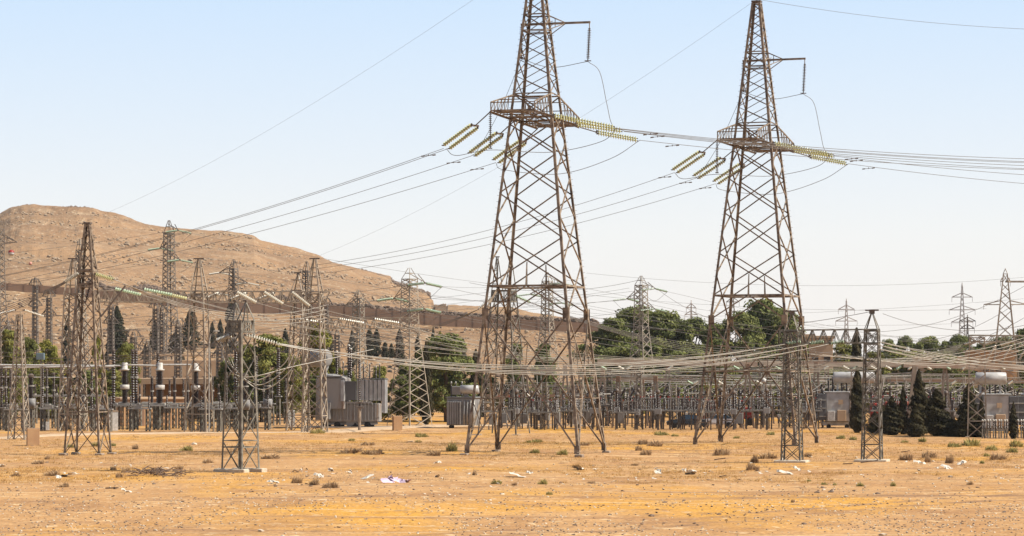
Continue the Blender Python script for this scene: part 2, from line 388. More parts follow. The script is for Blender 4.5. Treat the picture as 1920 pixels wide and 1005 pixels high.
def ground_mat():
    m = bpy.data.materials.new('ground'); m.use_nodes = True
    n = m.node_tree.nodes; l = m.node_tree.links.new; b = n['Principled BSDF']; b.inputs['Roughness'].default_value = .95
    b.inputs['Specular IOR Level'].default_value = .1
    geo = n.new('ShaderNodeNewGeometry')
    def nz(sc, det=5, st=None, off=0):
        t = n.new('ShaderNodeTexNoise'); t.inputs['Scale'].default_value = sc; t.inputs['Detail'].default_value = det
        mp = n.new('ShaderNodeMapping'); mp.inputs['Location'].default_value = (off, off, 0); mp.inputs['Scale'].default_value = st or (1, 1, 1)
        l(geo.outputs['Position'], mp.inputs[0]); l(mp.outputs[0], t.inputs['Vector']); return t
    def ramp(src, lo, hi):
        r = n.new('ShaderNodeMapRange'); r.inputs[1].default_value = lo; r.inputs[2].default_value = hi; l(src, r.inputs[0]); return r.outputs[0]
    def mix(f, a, c):
        x = n.new('ShaderNodeMix'); x.data_type = 'RGBA'
        if isinstance(f, float): x.inputs[0].default_value = f
        else: l(f, x.inputs[0])
        if isinstance(a, tuple): x.inputs[6].default_value = (*a, 1)
        else: l(a, x.inputs[6])
        if isinstance(c, tuple): x.inputs[7].default_value = (*c, 1)
        else: l(c, x.inputs[7])
        return x.outputs[2]
    col = mix(ramp(nz(.22, 6, (.8, .6, 1)).outputs[0], .35, .65), (0.395, 0.216, 0.090), (0.479, 0.280, 0.122))
    col = mix(ramp(nz(.10, 5, (.6, .35, 1), 31).outputs[0], .50, .63), col, (.53, .275, .055))          # yellow ochre patches
    col = mix(ramp(nz(.25, 7, (.7, .5, 1), 77).outputs[0], .54, .72), col, (0.311, 0.164, 0.072))          # brown soil
    col = mix(ramp(nz(1.0, 6, (.7, .4, 1), 13).outputs[0], .60, .74), col, (0.227, 0.132, 0.068))         # small dark patches
    # fine pebbles, pale and dark
    v = n.new('ShaderNodeTexVoronoi'); v.inputs['Scale'].default_value = 5; l(geo.outputs['Position'], v.inputs['Vector'])
    s1 = ramp(v.outputs['Distance'], .26, .18)
    pick = n.new('ShaderNodeSeparateColor'); l(v.outputs['Color'], pick.inputs[0])
    g1 = ramp(pick.outputs[0], .70, .74); mm = n.new('ShaderNodeMath'); mm.operation = 'MULTIPLY'; l(s1, mm.inputs[0]); l(g1, mm.inputs[1])
    pc = mix(ramp(pick.outputs[1], .55, .6), (0.504, 0.392, 0.252), (0.143, 0.088, 0.054))
    col = mix(mm.outputs[0], col, pc)
    col = mix(ramp(nz(3.5, 5, (.6, .35, 1), 55).outputs[0], .58, .70), col, (.33, .19, .095))
    col = mix(ramp(nz(2.4, 5, (.6, .3, 1), 95).outputs[0], .60, .70), col, (.58, .41, .23))
    # darker streaks of old vehicle tracks running along the verge
    col = mix(ramp(nz(1.0, 5, (.035, .55, 1), 140).outputs[0], .56, .70), col, (.30, .17, .085))
    col = mix(ramp(nz(1.0, 4, (.05, .9, 1), 210).outputs[0], .60, .72), col, (.56, .38, .20))
    sp = n.new('ShaderNodeSeparateXYZ'); l(geo.outputs['Position'], sp.inputs[0])
    def mth(op, a, b_=None, c_=None):
        q = n.new('ShaderNodeMath'); q.operation = op
        for k_, v_ in enumerate((a, b_, c_)):
            if v_ is None: continue
            if isinstance(v_, (int, float)): q.inputs[k_].default_value = v_
            else: l(v_, q.inputs[k_])
        return q.outputs[0]
    wob = mth('MULTIPLY', mth('SINE', mth('MULTIPLY', sp.outputs[0], .22)), 1.2)
    for off_, wd_ in ((104.0, 1.3), (107.6, 1.0), (131.0, 1.6)):      # ruts of a track that crosses the verge
        d_ = mth('ABSOLUTE', mth('SUBTRACT', mth('ADD', sp.outputs[1], wob), mth('MULTIPLY_ADD', sp.outputs[0], 1.1 if off_ < 120 else .15, off_)))
        mk = n.new('ShaderNodeMapRange'); mk.inputs[1].default_value = wd_; mk.inputs[2].default_value = wd_ * .2; l(d_, mk.inputs[0])
        col = mix(mth('MULTIPLY', mk.outputs[0], ramp(nz(.5, 6, (.5, 1, 1), 300 + off_).outputs[0], .40, .62)), col, (.26, .15, .08))
    fg = n.new('ShaderNodeTexNoise'); fg.inputs['Scale'].default_value = 7; fg.inputs['Detail'].default_value = 6; l(geo.outputs['Position'], fg.inputs['Vector'])
    hs = n.new('ShaderNodeHueSaturation'); hs.inputs['Saturation'].default_value = 1.0; l(col, hs.inputs['Color']); vr = n.new('ShaderNodeMapRange'); vr.inputs[1].default_value = .3; vr.inputs[2].default_value = .7; vr.inputs[3].default_value = .62; vr.inputs[4].default_value = 1.14
    l(fg.outputs[0], vr.inputs[0]); l(vr.outputs[0], hs.inputs['Value']); col = hs.outputs[0]
    l(col, b.inputs['Base Color'])
    bp = n.new('ShaderNodeBump'); bp.inputs['Strength'].default_value = .7; bp.inputs['Distance'].default_value = .12
    l(nz(2.2, 8).outputs[0], bp.inputs['Height']); l(bp.outputs[0], b.inputs['Normal'])
    return m
M['ground'] = ground_mat()
ground_sheet()

# hill and rocky slope: apparent rows of its edges along the photograph, turned into heights at their real distance
WT = lin([(-2000, 560), (-300, 540), (0, 531), (130, 540), (250, 552), (400, 564), (560, 570), (640, 574), (780, 587), (840, 592), (1130, 608), (1200, 650), (1300, 705), (4000, 722)])
WBd = lin([(-2000, 14), (0, 12), (250, 14), (400, 20), (780, 20), (1130, 17), (1200, 8), (1300, 0), (4000, 0)])
HT = lin([(-3000, 640), (-1500, 560), (-700, 500), (-300, 440), (-60, 412), (0, 402), (20, 393), (40, 389), (62, 388), (85, 391), (110, 391), (145, 391), (176, 393), (190, 399), (215, 405),
          (260, 416), (310, 427), (370, 433), (430, 437), (475, 443), (500, 454), (560, 470), (620, 489), (680, 509), (715, 519), (732, 524), (737, 531), (760, 536),
          (775, 544), (790, 546), (803, 552), (806, 562), (816, 569), (860, 571), (925, 575), (960, 576), (1000, 588), (1060, 597), (1090, 604), (1118, 612), (1150, 650), (1220, 690), (1400, 694), (4000, 692)])
Y0, YW, YT = 345.0, 740.0, 1650.0
def zt(px, Y):
    """terrain height over column px at distance Y"""
    zb = Z(WT(px) + WBd(px), YW); zw = Z(WT(px), YW)
    if Y <= Y0: return -.6
    if Y <= YW: t = (Y - Y0) / (YW - Y0); return -.6 + (zb + .6) * (.35 * t + .65 * t * t)
    if Y <= YW + 1.5: return zw
    yt = YT if px < 800 else YT - min(1, (px - 800) / 40) * 650
    ht = Z(HT(px), yt)
    if Y <= yt:
        t = (Y - YW) / (yt - YW)
        s = max(0, (t - .15) / .85) if px < 815 else t
        return zw + (ht - zw) * (s ** 1.15 * .8 + .2 * s * s * (3 - 2 * s))
    return ht - (Y - yt) * .03 - (Y - yt) ** 2 * .00006
def rock_noise(p):
    return noise.fractal(p, 1.0, 2.1, 6)
def hill_sheet():
    pxs = np.concatenate([np.arange(-3000, -100, 60), np.arange(-100, 1300, 4), np.arange(1300, 2200, 50), np.arange(2200, 4000, 150)])
    Ys = np.concatenate([np.arange(Y0, 480, 6), np.arange(480, YW - 2, 4), [YW - .5, YW - .3, YW + .02, YW + 1.5], np.arange(YW + 8, 1000, 9), np.arange(1000, YT + 1, 11), [YT + 20, YT + 60, YT + 150, 2000, 2400, 2900]])
    vs = []; nx = len(pxs)
    for Y in Ys:
        for px in pxs:
            z = zt(px, Y)
            if Y == YW - .5 or Y == YW - .3: z = Z(WT(px) + WBd(px), YW)
            x = X(px, Y)
            if Y > Y0 + 5 and not (YW - 3 < Y < YW + 3):
                a = .5 + 2.0 * min(1, max(0, (Y - 900) / 600)); a = min(a, .05 * (z + 12))
                a *= 1 - .8 * min(1, max(0, (px - 950) / 300))
                nn = rock_noise(Vector((x * .012, Y * .012, 0))); z += nn * a
                z += abs(noise.noise(Vector((x * .05, Y * .05, 7)))) * a * .5 + noise.noise(Vector((x * .3, Y * .3, 3))) * .35
                # rock ledges
                if Y > 1000:
                    st = noise.noise(Vector((x * .004, Y * .002, z * .02))) * 6 + z
                    z += (math.sin(st * .42) * 1.1) * min(1, (Y - 1000) / 200)
            vs.append((x, Y, z))
    fs = [(j * nx + i, j * nx + i + 1, (j + 1) * nx + i + 1, (j + 1) * nx + i) for j in range(len(Ys) - 1) for i in range(nx - 1)]
    m = bpy.data.materials.new('hill'); m.use_nodes = True
    n = m.node_tree.nodes; l = m.node_tree.links.new; b = n['Principled BSDF']; b.inputs['Roughness'].default_value = .95; b.inputs['Specular IOR Level'].default_value = .1
    geo = n.new('ShaderNodeNewGeometry')
    def nz(sc, det, off=0, st=(1, 1, 1)):
        t = n.new('ShaderNodeTexNoise'); t.inputs['Scale'].default_value = sc; t.inputs['Detail'].default_value = det; t.inputs['Roughness'].default_value = .6
        mp = n.new('ShaderNodeMapping'); mp.inputs['Location'].default_value = (off, 0, 0); mp.inputs['Scale'].default_value = st
        l(geo.outputs['Position'], mp.inputs[0]); l(mp.outputs[0], t.inputs['Vector']); return t.outputs[0]
    def mr(s, lo, hi):
        r = n.new('ShaderNodeMapRange'); r.inputs[1].default_value = lo; r.inputs[2].default_value = hi; l(s, r.inputs[0]); return r.outputs[0]
    def mix(f, a, c):
        x = n.new('ShaderNodeMix'); x.data_type = 'RGBA'; l(f, x.inputs[0])
        for q, i in ((a, 6), (c, 7)):
            if isinstance(q, tuple): x.inputs[i].default_value = (*q, 1)
            else: l(q, x.inputs[i])
        return x.outputs[2]
    col = mix(mr(nz(.012, 6), .38, .62), (0.216, 0.131, 0.071), (0.275, 0.168, 0.088))
    col = mix(mr(nz(.05, 7, 50), .5, .7), col, (0.312, 0.216, 0.132))
    col = mix(mr(nz(.13, 8, 90, (1, .4, 2)), .58, .78), col, (0.149, 0.101, 0.067))
    v = n.new('ShaderNodeTexVoronoi'); v.inputs['Scale'].default_value = .42; l(geo.outputs['Position'], v.inputs['Vector'])
    pk = n.new('ShaderNodeSeparateColor'); l(v.outputs['Color'], pk.inputs[0])
    mm = n.new('ShaderNodeMath'); mm.operation = 'MULTIPLY'; l(mr(v.outputs['Distance'], .36, .22), mm.inputs[0]); l(mr(pk.outputs[0], .55, .6), mm.inputs[1])
    col = mix(mm.outputs[0], col, mix(mr(pk.outputs[1], .45, .5), (0.149, 0.101, 0.067), (0.387, 0.307, 0.206)))
    l(col, b.inputs['Base Color'])
    bp = n.new('ShaderNodeBump'); bp.inputs['Strength'].default_value = .8; bp.inputs['Distance'].default_value = 2.0
    l(nz(.22, 8, 11), bp.inputs['Height']); l(bp.outputs[0], b.inputs['Normal'])
    me = bpy.data.meshes.new('hill'); me.from_pydata(vs, [], fs); me.materials.append(m)
    me.update(); o = bpy.data.objects.new('hill', me); COL.objects.link(o); o['kind'] = 'structure'
hill_sheet()

def rock_proto(seed, m, flat=.7):
    random.seed(seed); import bmesh
    bm = bmesh.new(); bmesh.ops.create_icosphere(bm, subdivisions=1, radius=.5)
    for v in bm.verts:
        v.co *= .75 + random.random() * .5; v.co.z *= flat
    me = bpy.data.meshes.new('stone'); bm.to_mesh(me); bm.free(); me.materials.append(M[m]); return me
ROCKV = []
for i in range(4):
    me = rock_proto(100 + i, 'stone'); ROCKV.append((np.array([v.co[:] for v in me.vertices]), [tuple(p.vertices) for p in me.polygons]))
    bpy.data.meshes.remove(me)
def rock_field(name, pts, m, kind='stuff'):
    V = []; Fc = []; o = 0
    for (x, y, z, s) in pts:
        rv, rf = random.choice(ROCKV); a = random.random() * 6.28; ca, sa = math.cos(a), math.sin(a)
        q = rv * s; q = np.stack([q[:, 0] * ca - q[:, 1] * sa + x, q[:, 0] * sa + q[:, 1] * ca + y, q[:, 2] * random.uniform(.6, 1) + z], 1)
        V.append(q); Fc += [tuple(i + o for i in f) for f in rf]; o += len(q)
    me = bpy.data.meshes.new(name); me.from_pydata(np.concatenate(V).tolist(), [], Fc); me.materials.append(M[m]); me.update()
    ob = bpy.data.objects.new(name, me); COL.objects.link(ob); ob['kind'] = kind; return ob
random.seed(11)
def slope_pts(n, Ya, Yb, s0, s1, pa=-60, pb=1130):
    o = []
    for _ in range(n):
        px = random.uniform(pa, pb); Y = random.uniform(Ya, Yb); s = s0 + (s1 - s0) * random.random() ** 3
        o.append((X(px, Y), Y, zt(px, Y) + .05, s))
    return o
tag(rock_field('boulders', slope_pts(3600, 400, 735, .5, 1.7), 'stone'), 'tan boulders strewn over the slope below the brown wall', 'boulders')
tag(rock_field('boulders', slope_pts(1600, 380, 735, .5, 1.5), 'dark_stone'), 'dark boulders strewn over the slope below the brown wall', 'boulders')
hp = slope_pts(5200, 850, 1640, .7, 2.6, -60, 800)
tag(rock_field('boulders', hp, 'stone'), 'tan boulders strewn over the flank of the hill', 'boulders')
lp = []
for (a, b, ya, n_) in ((30, 65, 389, 60), (108, 176, 392, 150), (676, 735, 527, 120), (735, 810, 548, 130)):
    for _ in range(n_):
        px = random.uniform(a, b); Y = YT - random.uniform(0, 25); lp.append((X(px, Y), Y, zt(px, Y) + .2, random.uniform(2, 5)))
tag(rock_field('boulders', lp, 'dark_stone'), 'dark rock ledges along the crest of the hill', 'rocks')
dp = []
lq = []
for _ in range(900):                          # broken ledge half way up the toe of the hill
    px = random.choice((random.gauss(300, 50), random.gauss(520, 45), random.gauss(240, 25))); Y = 1010 + random.uniform(-12, 12) + 22 * math.sin(px * .05); lq.append((X(px, Y), Y, zt(px, Y) + random.uniform(-.3, 1.4), random.uniform(.8, 2.4)))
tag(rock_field('boulders', lq, 'dark_stone'), 'dark broken rock ledge along the toe of the hill', 'rocks')
for _ in range(1500):                         # spoil heaps on the terrace above the brown wall
    px = random.uniform(600, 1120); Y = YW + random.uniform(4, 30); dp.append((X(px, Y), Y, Z(WT(px), YW) + random.uniform(-.2, 1.5) * (.8 if px > 650 else .5), random.uniform(.6, 1.9)))
tag(rock_field('spoil_heap', dp, 'dark_stone'), 'dark heaps of rubble on the terrace above the brown wall', 'rubble')

# brown retaining wall with low piers along the foot of the terrace
rw = empty('retaining_wall', P(500, WT(500) + WBd(500), YW - 1.2), 0, 'long brown retaining wall crossing the slope below the hill', 'wall')
segs = list(range(-160, 1130, 30)); lo = rw.location
for i, px in enumerate(segs):
    p2 = px + 30; mb = MB(); vs = []
    for q in (px + .12, p2 - .12):
        for yy in (YW - 1.6, YW - .9):
            for zz in (Z(WT(q) + WBd(q), YW) - 1.2, Z(WT(q), YW) + .1): vs.append(Vector((X(q, YW), yy, zz)) - lo)
    mb.add(vs, [(0, 1, 5, 4), (2, 6, 7, 3), (1, 3, 7, 5), (0, 2, 3, 1), (4, 5, 7, 6)]); mb.build('panel', M['brick_brown'], rw)
    mb = MB(); q = px; mb.box(Vector((X(q, YW), YW - 1.3, (Z(WT(q) + WBd(q), YW) - 1 + Z(WT(q), YW) + .25) / 2)) - lo, (.8, .8, (WBd(q)) / F * YW + 1.25)); mb.build('pier', M['brick_brown'], rw)

# dirt service road across the yard front
def strip(name, pts, m, dz=.03):
    mb = MB(); vs = []; fs = []; n = 0
    pl = spline(pts, 60)
    for i, p in enumerate(pl):
        d = (pl[min(i + 1, len(pl) - 1)] - pl[max(i - 1, 0)]); nn = Vector((-d.y, d.x, 0)).normalized(); w = p.z
        for k in range(5):
            q = Vector((p.x, p.y, 0)) + nn * w * (k / 4 - .5) * 2 * .5
            vs.append((q.x, q.y, gz(q.x, q.y) + (dz if 0 < k < 4 else -.25)))
    for i in range(len(pl) - 1):
        for k in range(4): fs.append((i * 5 + k, i * 5 + k + 1, (i + 1) * 5 + k + 1, (i + 1) * 5 + k))
    mb.add(vs, fs); return mb.build(name, M[m], kind='structure')
def rp(px, py, w): Y = gy(py); return Vector((X(px, Y), Y, w))
strip('road', [rp(-400, 846, 4), rp(-100, 826, 5), rp(150, 817, 7), rp(400, 812, 8), rp(600, 808, 10), rp(780, 801, 11), rp(950, 797, 10), rp(1100, 796, 6)], 'path', .06)

# ================================================================== THE TWO BIG PYLONS
hwT = hw_of([(0, 4.48), (38, .38)])
def zz(y, Y=200.0): return Z(y, Y)
def make_pylon():
    root = empty('lattice_pylon', (X(1006, 200), 200, gz(X(1006, 200), 200)), R(-15.2))
    T = Tower(root, 'weathered_shade_steel', True, .20, .14); _m = T.member
    T.member = lambda a, b, n, w=None, name='brace', own=None: _m(a, b, n, (w or .14) * .72, name, own)
    T.legs(hwT, [0, 12.87, 26, 38])
    hs = [12.87, 16.5, 19.96, 22.87, 25.3, 27.6]
    for h0, h1 in zip(hs[:-1], hs[1:]):
        for k in (0, 2): T.xpanel(k, hwT, h0, h1, .15)
    hs2 = [10.78, 14.7, 18.2, 21.4, 24.1, 26.3]
    for h0, h1 in zip(hs2[:-1], hs2[1:]):
        for k in (1, 3): T.xpanel(k, hwT, h0, h1, .13)
    up = [27.6, 29.0, 30.3, 31.5, 32.6, 33.73, 34.8, 35.7, 36.5, 37.2, 37.9]
    for h0, h1 in zip(up[:-1], up[1:]):
        for k in range(4): T.xpanel(k, hwT, h0, h1, .085)
    for h, w in ((12.87, .2), (25.75, .2), (27.6, .14), (32.5, .12), (33.73, .14), (37.9, .12)): T.ring(hwT, h, w)
    for k in (0, 2):                          # hangers between the crossing of the lowest X and the ring
        a, b, n = T.face(k, hwT, 14.68); T.member((a + b) / 2, Vector(((a + b) / 2).to_tuple()[:2] + (12.87,)) + n * .36, n, .1)
        T.member((a + b) / 2 + Vector((.0, 0, 0)), (a + b) / 2 + Vector((0, 0, -1.8)) , n, .09)
    for k in range(4):                        # portal bracing under the ring
        n = T.face(k, hwT, 0)[2]
        a, b, _ = T.face(k, hwT, 12.87); mid = (a + b) / 2
        a1, b1, _ = T.face(k, hwT, 10.78); T.member(a1, mid, n, .15); T.member(b1, mid, n, .15)
        a2, b2, _ = T.face(k, hwT, 6.43); m2 = (a2 + b2) / 2
        T.member(a1, m2, n, .15); T.member(b1, m2, n, .15); T.member(a2, b2, n, .2, 'cross_brace')
        a0, b0, _ = T.face(k, hwT, .25); T.member(a0, m2, n, .18, 'strut'); T.member(b0, m2, n, .18, 'strut')
        # secondary bracing
        for s, (pa, pb) in enumerate(((a1, a2), (b1, b2))):
            lg = T.face(k, hwT, 8.6)[s]; dg = sub(pa, m2, .5); T.member(lg, dg, n, .085); T.member(pb, dg, n, .085); T.member(sub(pb, m2, .5), dg, n, .085)
        for s, f0 in ((0, a0), (1, b0)):
            for h, h2 in ((2.09, 4.3), (4.3, 6.43)):
                lg = T.face(k, hwT, h)[s]; dg = sub(f0, m2, (h - .25) / (6.43 - .25)); T.member(lg, dg, n, .1, 'cross_brace')
                T.member(dg, T.face(k, hwT, h2)[s], n, .085)
            T.member(sub(f0, m2, (4.3 - .25) / 6.18), sub(a2 if s == 0 else b2, m2, .5), n, .085)
    # inner diagonals at the ring (plan bracing)
    for h in (12.87, 6.43):
        c = [(T.face(k, hwT, h)[0] + T.face(k, hwT, h)[1]) / 2 for k in range(4)]
        for k in range(4): T.member(c[k], c[(k + 1) % 4], (0, 0, 1), .1)
    # gusset plates
    for h in (10.78, 6.43, .5):
        for sx in (-1, 1):
            for sy in (-1, 1):
                if h == 6.43: continue
                x, y = hwT(h)
                mb = MB()
                s_ = .34 if h > 1 else .26
                mb.box((sx * (x - .16), sy * (y + .02), h), (s_ * 1.5, .03, s_ * 2.4)); mb.box((sx * (x + .02), sy * (y - .16), h), (.03, s_ * 1.5, s_ * 2.4))
                mb.build('gusset_plate', M['weathered_shade_steel'], root)
    for k in range(4):
        a, b, n = T.face(k, hwT, 6.43); c = (a + b) / 2 + n * .03
        mb = MB(); mb.box(c, (.5 if k % 2 == 0 else .04, .04 if k % 2 == 0 else .5, .6)); mb.build('gusset_plate', M['weathered_shade_steel'], root)
    footings(root, hwT, .62, 'concrete')
    # step bolts on two legs
    for sx, sy in ((-1, -1), (1, 1)):
        mb = MB()
        for i in range(70):
            h = 2.5 + i * .48; x, y = hwT(h); mb.bar((sx * x, sy * y, h), (sx * (x + .14), sy * y, h), .022)
        mb.build('step_bolts', M['fitting'], root, kind='stuff')
    # main cross-arm: a box truss 14 m long that reaches towards and away from the viewer
    zb, w = 25.75, 1.72
    for sx in (-1, 1):
        T.member((sx * w, -7, zb), (sx * w, 7, zb), (0, 0, 1), .2, 'arm_chord')
        for sy in (-1, 1):
            tip = Vector((sx * w, sy * 7, zb + .66)); inn = Vector((sx * hwT(27.5)[0], sy * hwT(27.5)[1], 27.5))
            bot = Vector((sx * w, sy * 7, zb))
            T.member(tip, inn, (sx, 0, 0), .13, 'arm_chord'); T.member(bot, tip, (sx, 0, 0), .1)
            prev = bot
            for i in range(1, 6):
                f = i / 6; pt = tip.lerp(inn, f); pb_ = Vector((sx * w, pt.y, zb)); T.member(pb_, pt, (sx, 0, 0), .07); T.member(prev, pt, (sx, 0, 0), .06); prev = pb_
    for sy in (-1, 1):
        for i in (0, 1, 2, 4, 6):
            y = sy * (7 - i * .85); T.member((-w, y, zb), (w, y, zb), (0, 0, -1), .12, 'cross_brace')
            if i < 3:
                y2 = y - sy * .85; T.member((-w, y, zb), (w, y2, zb), (0, 0, -1), .07)
                T.member((w, y, zb + .03), (-w, y2, zb + .03), (0, 0, -1), .07)
        for i in (0, 2, 4):
            f = i / 5; a = Vector((-w, sy * 7, zb + .66)).lerp(Vector((-hwT(27.5)[0], sy * hwT(27.5)[1], 27.5)), f)
            T.member(a, Vector((-a.x, a.y, a.z)), (0, 0, 1), .09, 'cross_brace')
    for x in (-.6, .6): T.member((x, -7, zb), (x, 7, zb), (0, 0, 1), .12, 'arm_chord')
    # upper boom to the right with its bracket
    zu = 33.05
    mb = MB(); mb.bar((-1.25, 0, zu), (4.25, 0, zu), .13, .16); mb.bar((-1.0, .5, zu), (1.9, .1, zu), .09); mb.bar((4.18, 0, zu - .45), (4.18, 0, zu), .06); mb.build('boom', M['weathered_shade_steel'], root)
    for sy in (-1, 1):
        for h in (32.4, 33.73):
            x, y = hwT(h); T.member((x, sy * y, h), (2.35, 0, zu), (0, sy, 0), .1)
            T.member((-x, sy * y, h), (x, sy * y * .9, h + .02), (0, sy, 0), .08)
        T.member((hwT(33)[0], sy * hwT(33)[1], 33.0), (1.4, sy * .3, 33.2), (0, sy, 0), .07)
    T.member((1.45, .1, 32.75), (1.45, .1, 33.45), (0, -1, 0), .08)
    mb = MB(); mb.box((0, 0, 38.1), (.8, .8, .12)); mb.tube([(0, 0, 38), (0, 0, 38.6)], .05, 5); mb.build('peak_plate', M['fitting'], root)
    return root
PY1 = make_pylon(); tag(PY1, 'tall weathered lattice pylon in the middle whose peak rises out of frame', 'pylon', 'tall strain pylons')
th2 = R(-18.8)
PY2 = place_copy(PY1, (X(1419, 223), 223, -.1), th2, 'tall weathered lattice pylon on the right with its whole peak in view')

def pylon_gear(root, nm, yl, yr):
    """strings, jumpers of one big pylon. nm says which pylon in labels"""
    mw = Matrix.Translation(root.location) @ Matrix.Rotation(root.rotation_euler.z, 4, 'Z')
    lw = lambda x, y, z: mw @ Vector((x, y, z))
    dl = Vector((-.76, .65, 0)); dr = Vector((1, -.02, 0)); nl = Vector((.65, .76, 0)); nr = Vector((0, 1, 0))
    endsL, endsR = [], []
    slot = ['near', 'middle', 'far']
    for i, y in enumerate((-7, 0, 7)):
        a = lw(-1.72, y, 25.70)
        y1 = a + dl * 1.5 + Vector((0, 0, -.95))
        mb = MB(); mb.tube([a, y1], .045, 5); mb.bar(y1 - nl * .38, y1 + nl * .38, .1, .14)
        tag(mb.build('yoke', M['fitting']), f'dark yoke rod holding the {slot[i]} pair of strings on the left of {nm}', 'yoke', 'strain yokes')
        for j, s in enumerate((-1, 1)):
            st = y1 + nl * .34 * s + Vector((0, 0, -.1 * s)); en = st + dl * 2.95 + Vector((0, 0, -1.45))
            string(st, en, f'{["front", "back"][j]} string of the {slot[i]} slanting green-yellow pair on the left of {nm}', 'slanting insulator strings', 'glass', 14, .165)
        endsL.append(y1 + dl * 2.95 + Vector((0, 0, -1.55)))
        a = lw(1.72, y, 25.70); ln = (4.6, 3.6, 3.3)[i]
        y1 = a + dr * 1.3 + Vector((0, 0, -.38)); sl_ = [-.92, -.5, -.62][i]
        mb = MB(); mb.tube([a, y1], .045, 5); mb.bar(y1 - nr * .3, y1 + nr * .3, .1, .14)
        tag(mb.build('yoke', M['fitting']), f'dark yoke rod holding the {slot[i]} pair of strings on the right of {nm}', 'yoke', 'strain yokes')
        for j, s in enumerate((-1, 1)):
            st = y1 + nr * .3 * s + Vector((0, 0, s * .12)); en = st + dr * ln + Vector((0, 0, sl_))
            string(st, en, f'{["front", "back"][j]} string of the {slot[i]} long green-yellow pair on the right of {nm}', 'long insulator strings', 'glass', int(ln * 4.9), .16)
        endsR.append(y1 + dr * (ln + .15) + Vector((0, 0, sl_ - .03)))
    # hanging strings
    h = lw(-1.72, -7, 25.7); b0 = h + Vector((0, 0, -2.75)); string(h, b0, f'vertical insulator string under the front corner of the arm of {nm}', 'hanging insulator strings', 'fitting', 17, .13)
    u1 = lw(-1.2, 0, 33.0); e1 = u1 + Vector((0, 0, -2.5)); string(u1, e1, f'vertical dark string hung beside the body of {nm}', 'hanging insulator strings', 'fitting', 17, .14)
    u2 = lw(4.18, 0, 32.6); e2 = u2 + Vector((-.12, 0, -2.45)); string(u2, e2, f'vertical dark string hung from the boom end of {nm}', 'hanging insulator strings', 'fitting', 17, .15)
    for p in (e1, e2):
        mb = MB(); mb.bar(p + Vector((-.25, 0, -.05)), p + Vector((.25, 0, -.05)), .06, .07)
        tag(mb.build('clamp', M['fitting']), f'small clamp under the dark string {"at the body" if p is e1 else "at the boom end"} of {nm}', 'clamp')
    A, B, C = endsL; A2, B2, C2 = endsR
    D = Vector((0, 0, 1))
    curvewire([B, B + Vector((.5, 0, .5)), sub(B, e1, .5) + Vector((.2, 0, -.4)), e1 - D * .1], f'jumper rising from the left strings up to the body of {nm}')
    curvewire([e1 - D * .1, sub(e1, e2, .45) - D * .65, e2 - D * .1], f'jumper sagging between the two top strings of {nm}')
    curvewire([e2 - D * .1, e2 + Vector((.9, 0, -.9)), e2.lerp(B2, .45) + Vector((.2, 0, -.9)), B2 + Vector((-.9, 0, .45)), B2], f'jumper falling from the boom end string of {nm}')
    curvewire([A, A + Vector((.8, -.3, -.55)), b0 - D * .1, sub(A, A2, .62) - D * 1.2, A2 - Vector((1.2, 0, 1.0)), A2], f'jumper slung under the front end of the arm of {nm}')
    curvewire([C, C + Vector((.7, -.3, -.6)), sub(C, C2, .45) - D * 1.7, sub(C, C2, .8) - D * 1.1, C2], f'jumper slung under the rear end of the arm of {nm}')
    return endsL, endsR
L1, R1 = pylon_gear(PY1, 'the middle pylon', 0, 0)
L2, R2 = pylon_gear(PY2, 'the right pylon', 0, 0)
word = ['upper', 'middle', 'lower']
# left spans: the middle pylon's lines leave the frame, the right pylon's land on the yard gantry
tg1 = [P(-180, 547, 290), P(-180, 558, 296), P(-180, 566, 302)]
for i in range(3):
    for j, dx in enumerate((-.2, .2)):
        o_ = Vector((dx * .8, dx * .6, 0)) if i == 0 else Vector((0, 0, dx * .01))
        if i and j: continue
        wire(L1[i] + o_, tg1[i] + o_, 1.4, f'{word[i]} dark line from the middle pylon down to the far left' + (f', {["front", "back"][j]} of two' if i == 0 else ''), .02, group='lines running left')
tg2 = [P(592, 497, 268), P(598, 503, 271), P(602, 513, 276)]
for i in range(3):
    wire(L2[i], tg2[i], .9, f'{word[i]} dark line from the right pylon passing behind the middle pylon', .019, group='lines running left')
# right spans
for i, (a, ye) in enumerate(zip(R1, (278, 288, 300))):
    wire(a, P(2300, ye + 20, 240 + 8 * i), .9, f'{word[i]} line from the middle pylon passing behind the right pylon', .021, group='lines running right')
    if i < 2: wire(a + Vector((0, .4, 0)), P(2300, ye + 26, 240.5 + 8 * i), .95, f'second {word[i]} line from the middle pylon to the right edge', .022, group='lines running right')
for i, (a, ye) in enumerate(zip(R2, (300, 322, 344))):
    wire(a, P(2300, ye + 18, 255 + 8 * i), .6, f'{word[i]} line from the right pylon to the right edge', .021, group='lines running right')
pk1 = PY1.location + Vector((0, 0, 38.3)); pk2 = PY2.location + Vector((0, 0, 38.3))
wire(pk1, P(-60, 480, 420), 4, 'thin earth wire from the middle pylon peak down to the hill', .010)
wire(pk2, P(300, 560, 420), 5, 'thin earth wire from the right pylon peak behind the middle pylon', .010)
wire(pk2, P(2300, 52, 230), 1.2, 'thin earth wire from the right pylon peak to the right edge', .015)

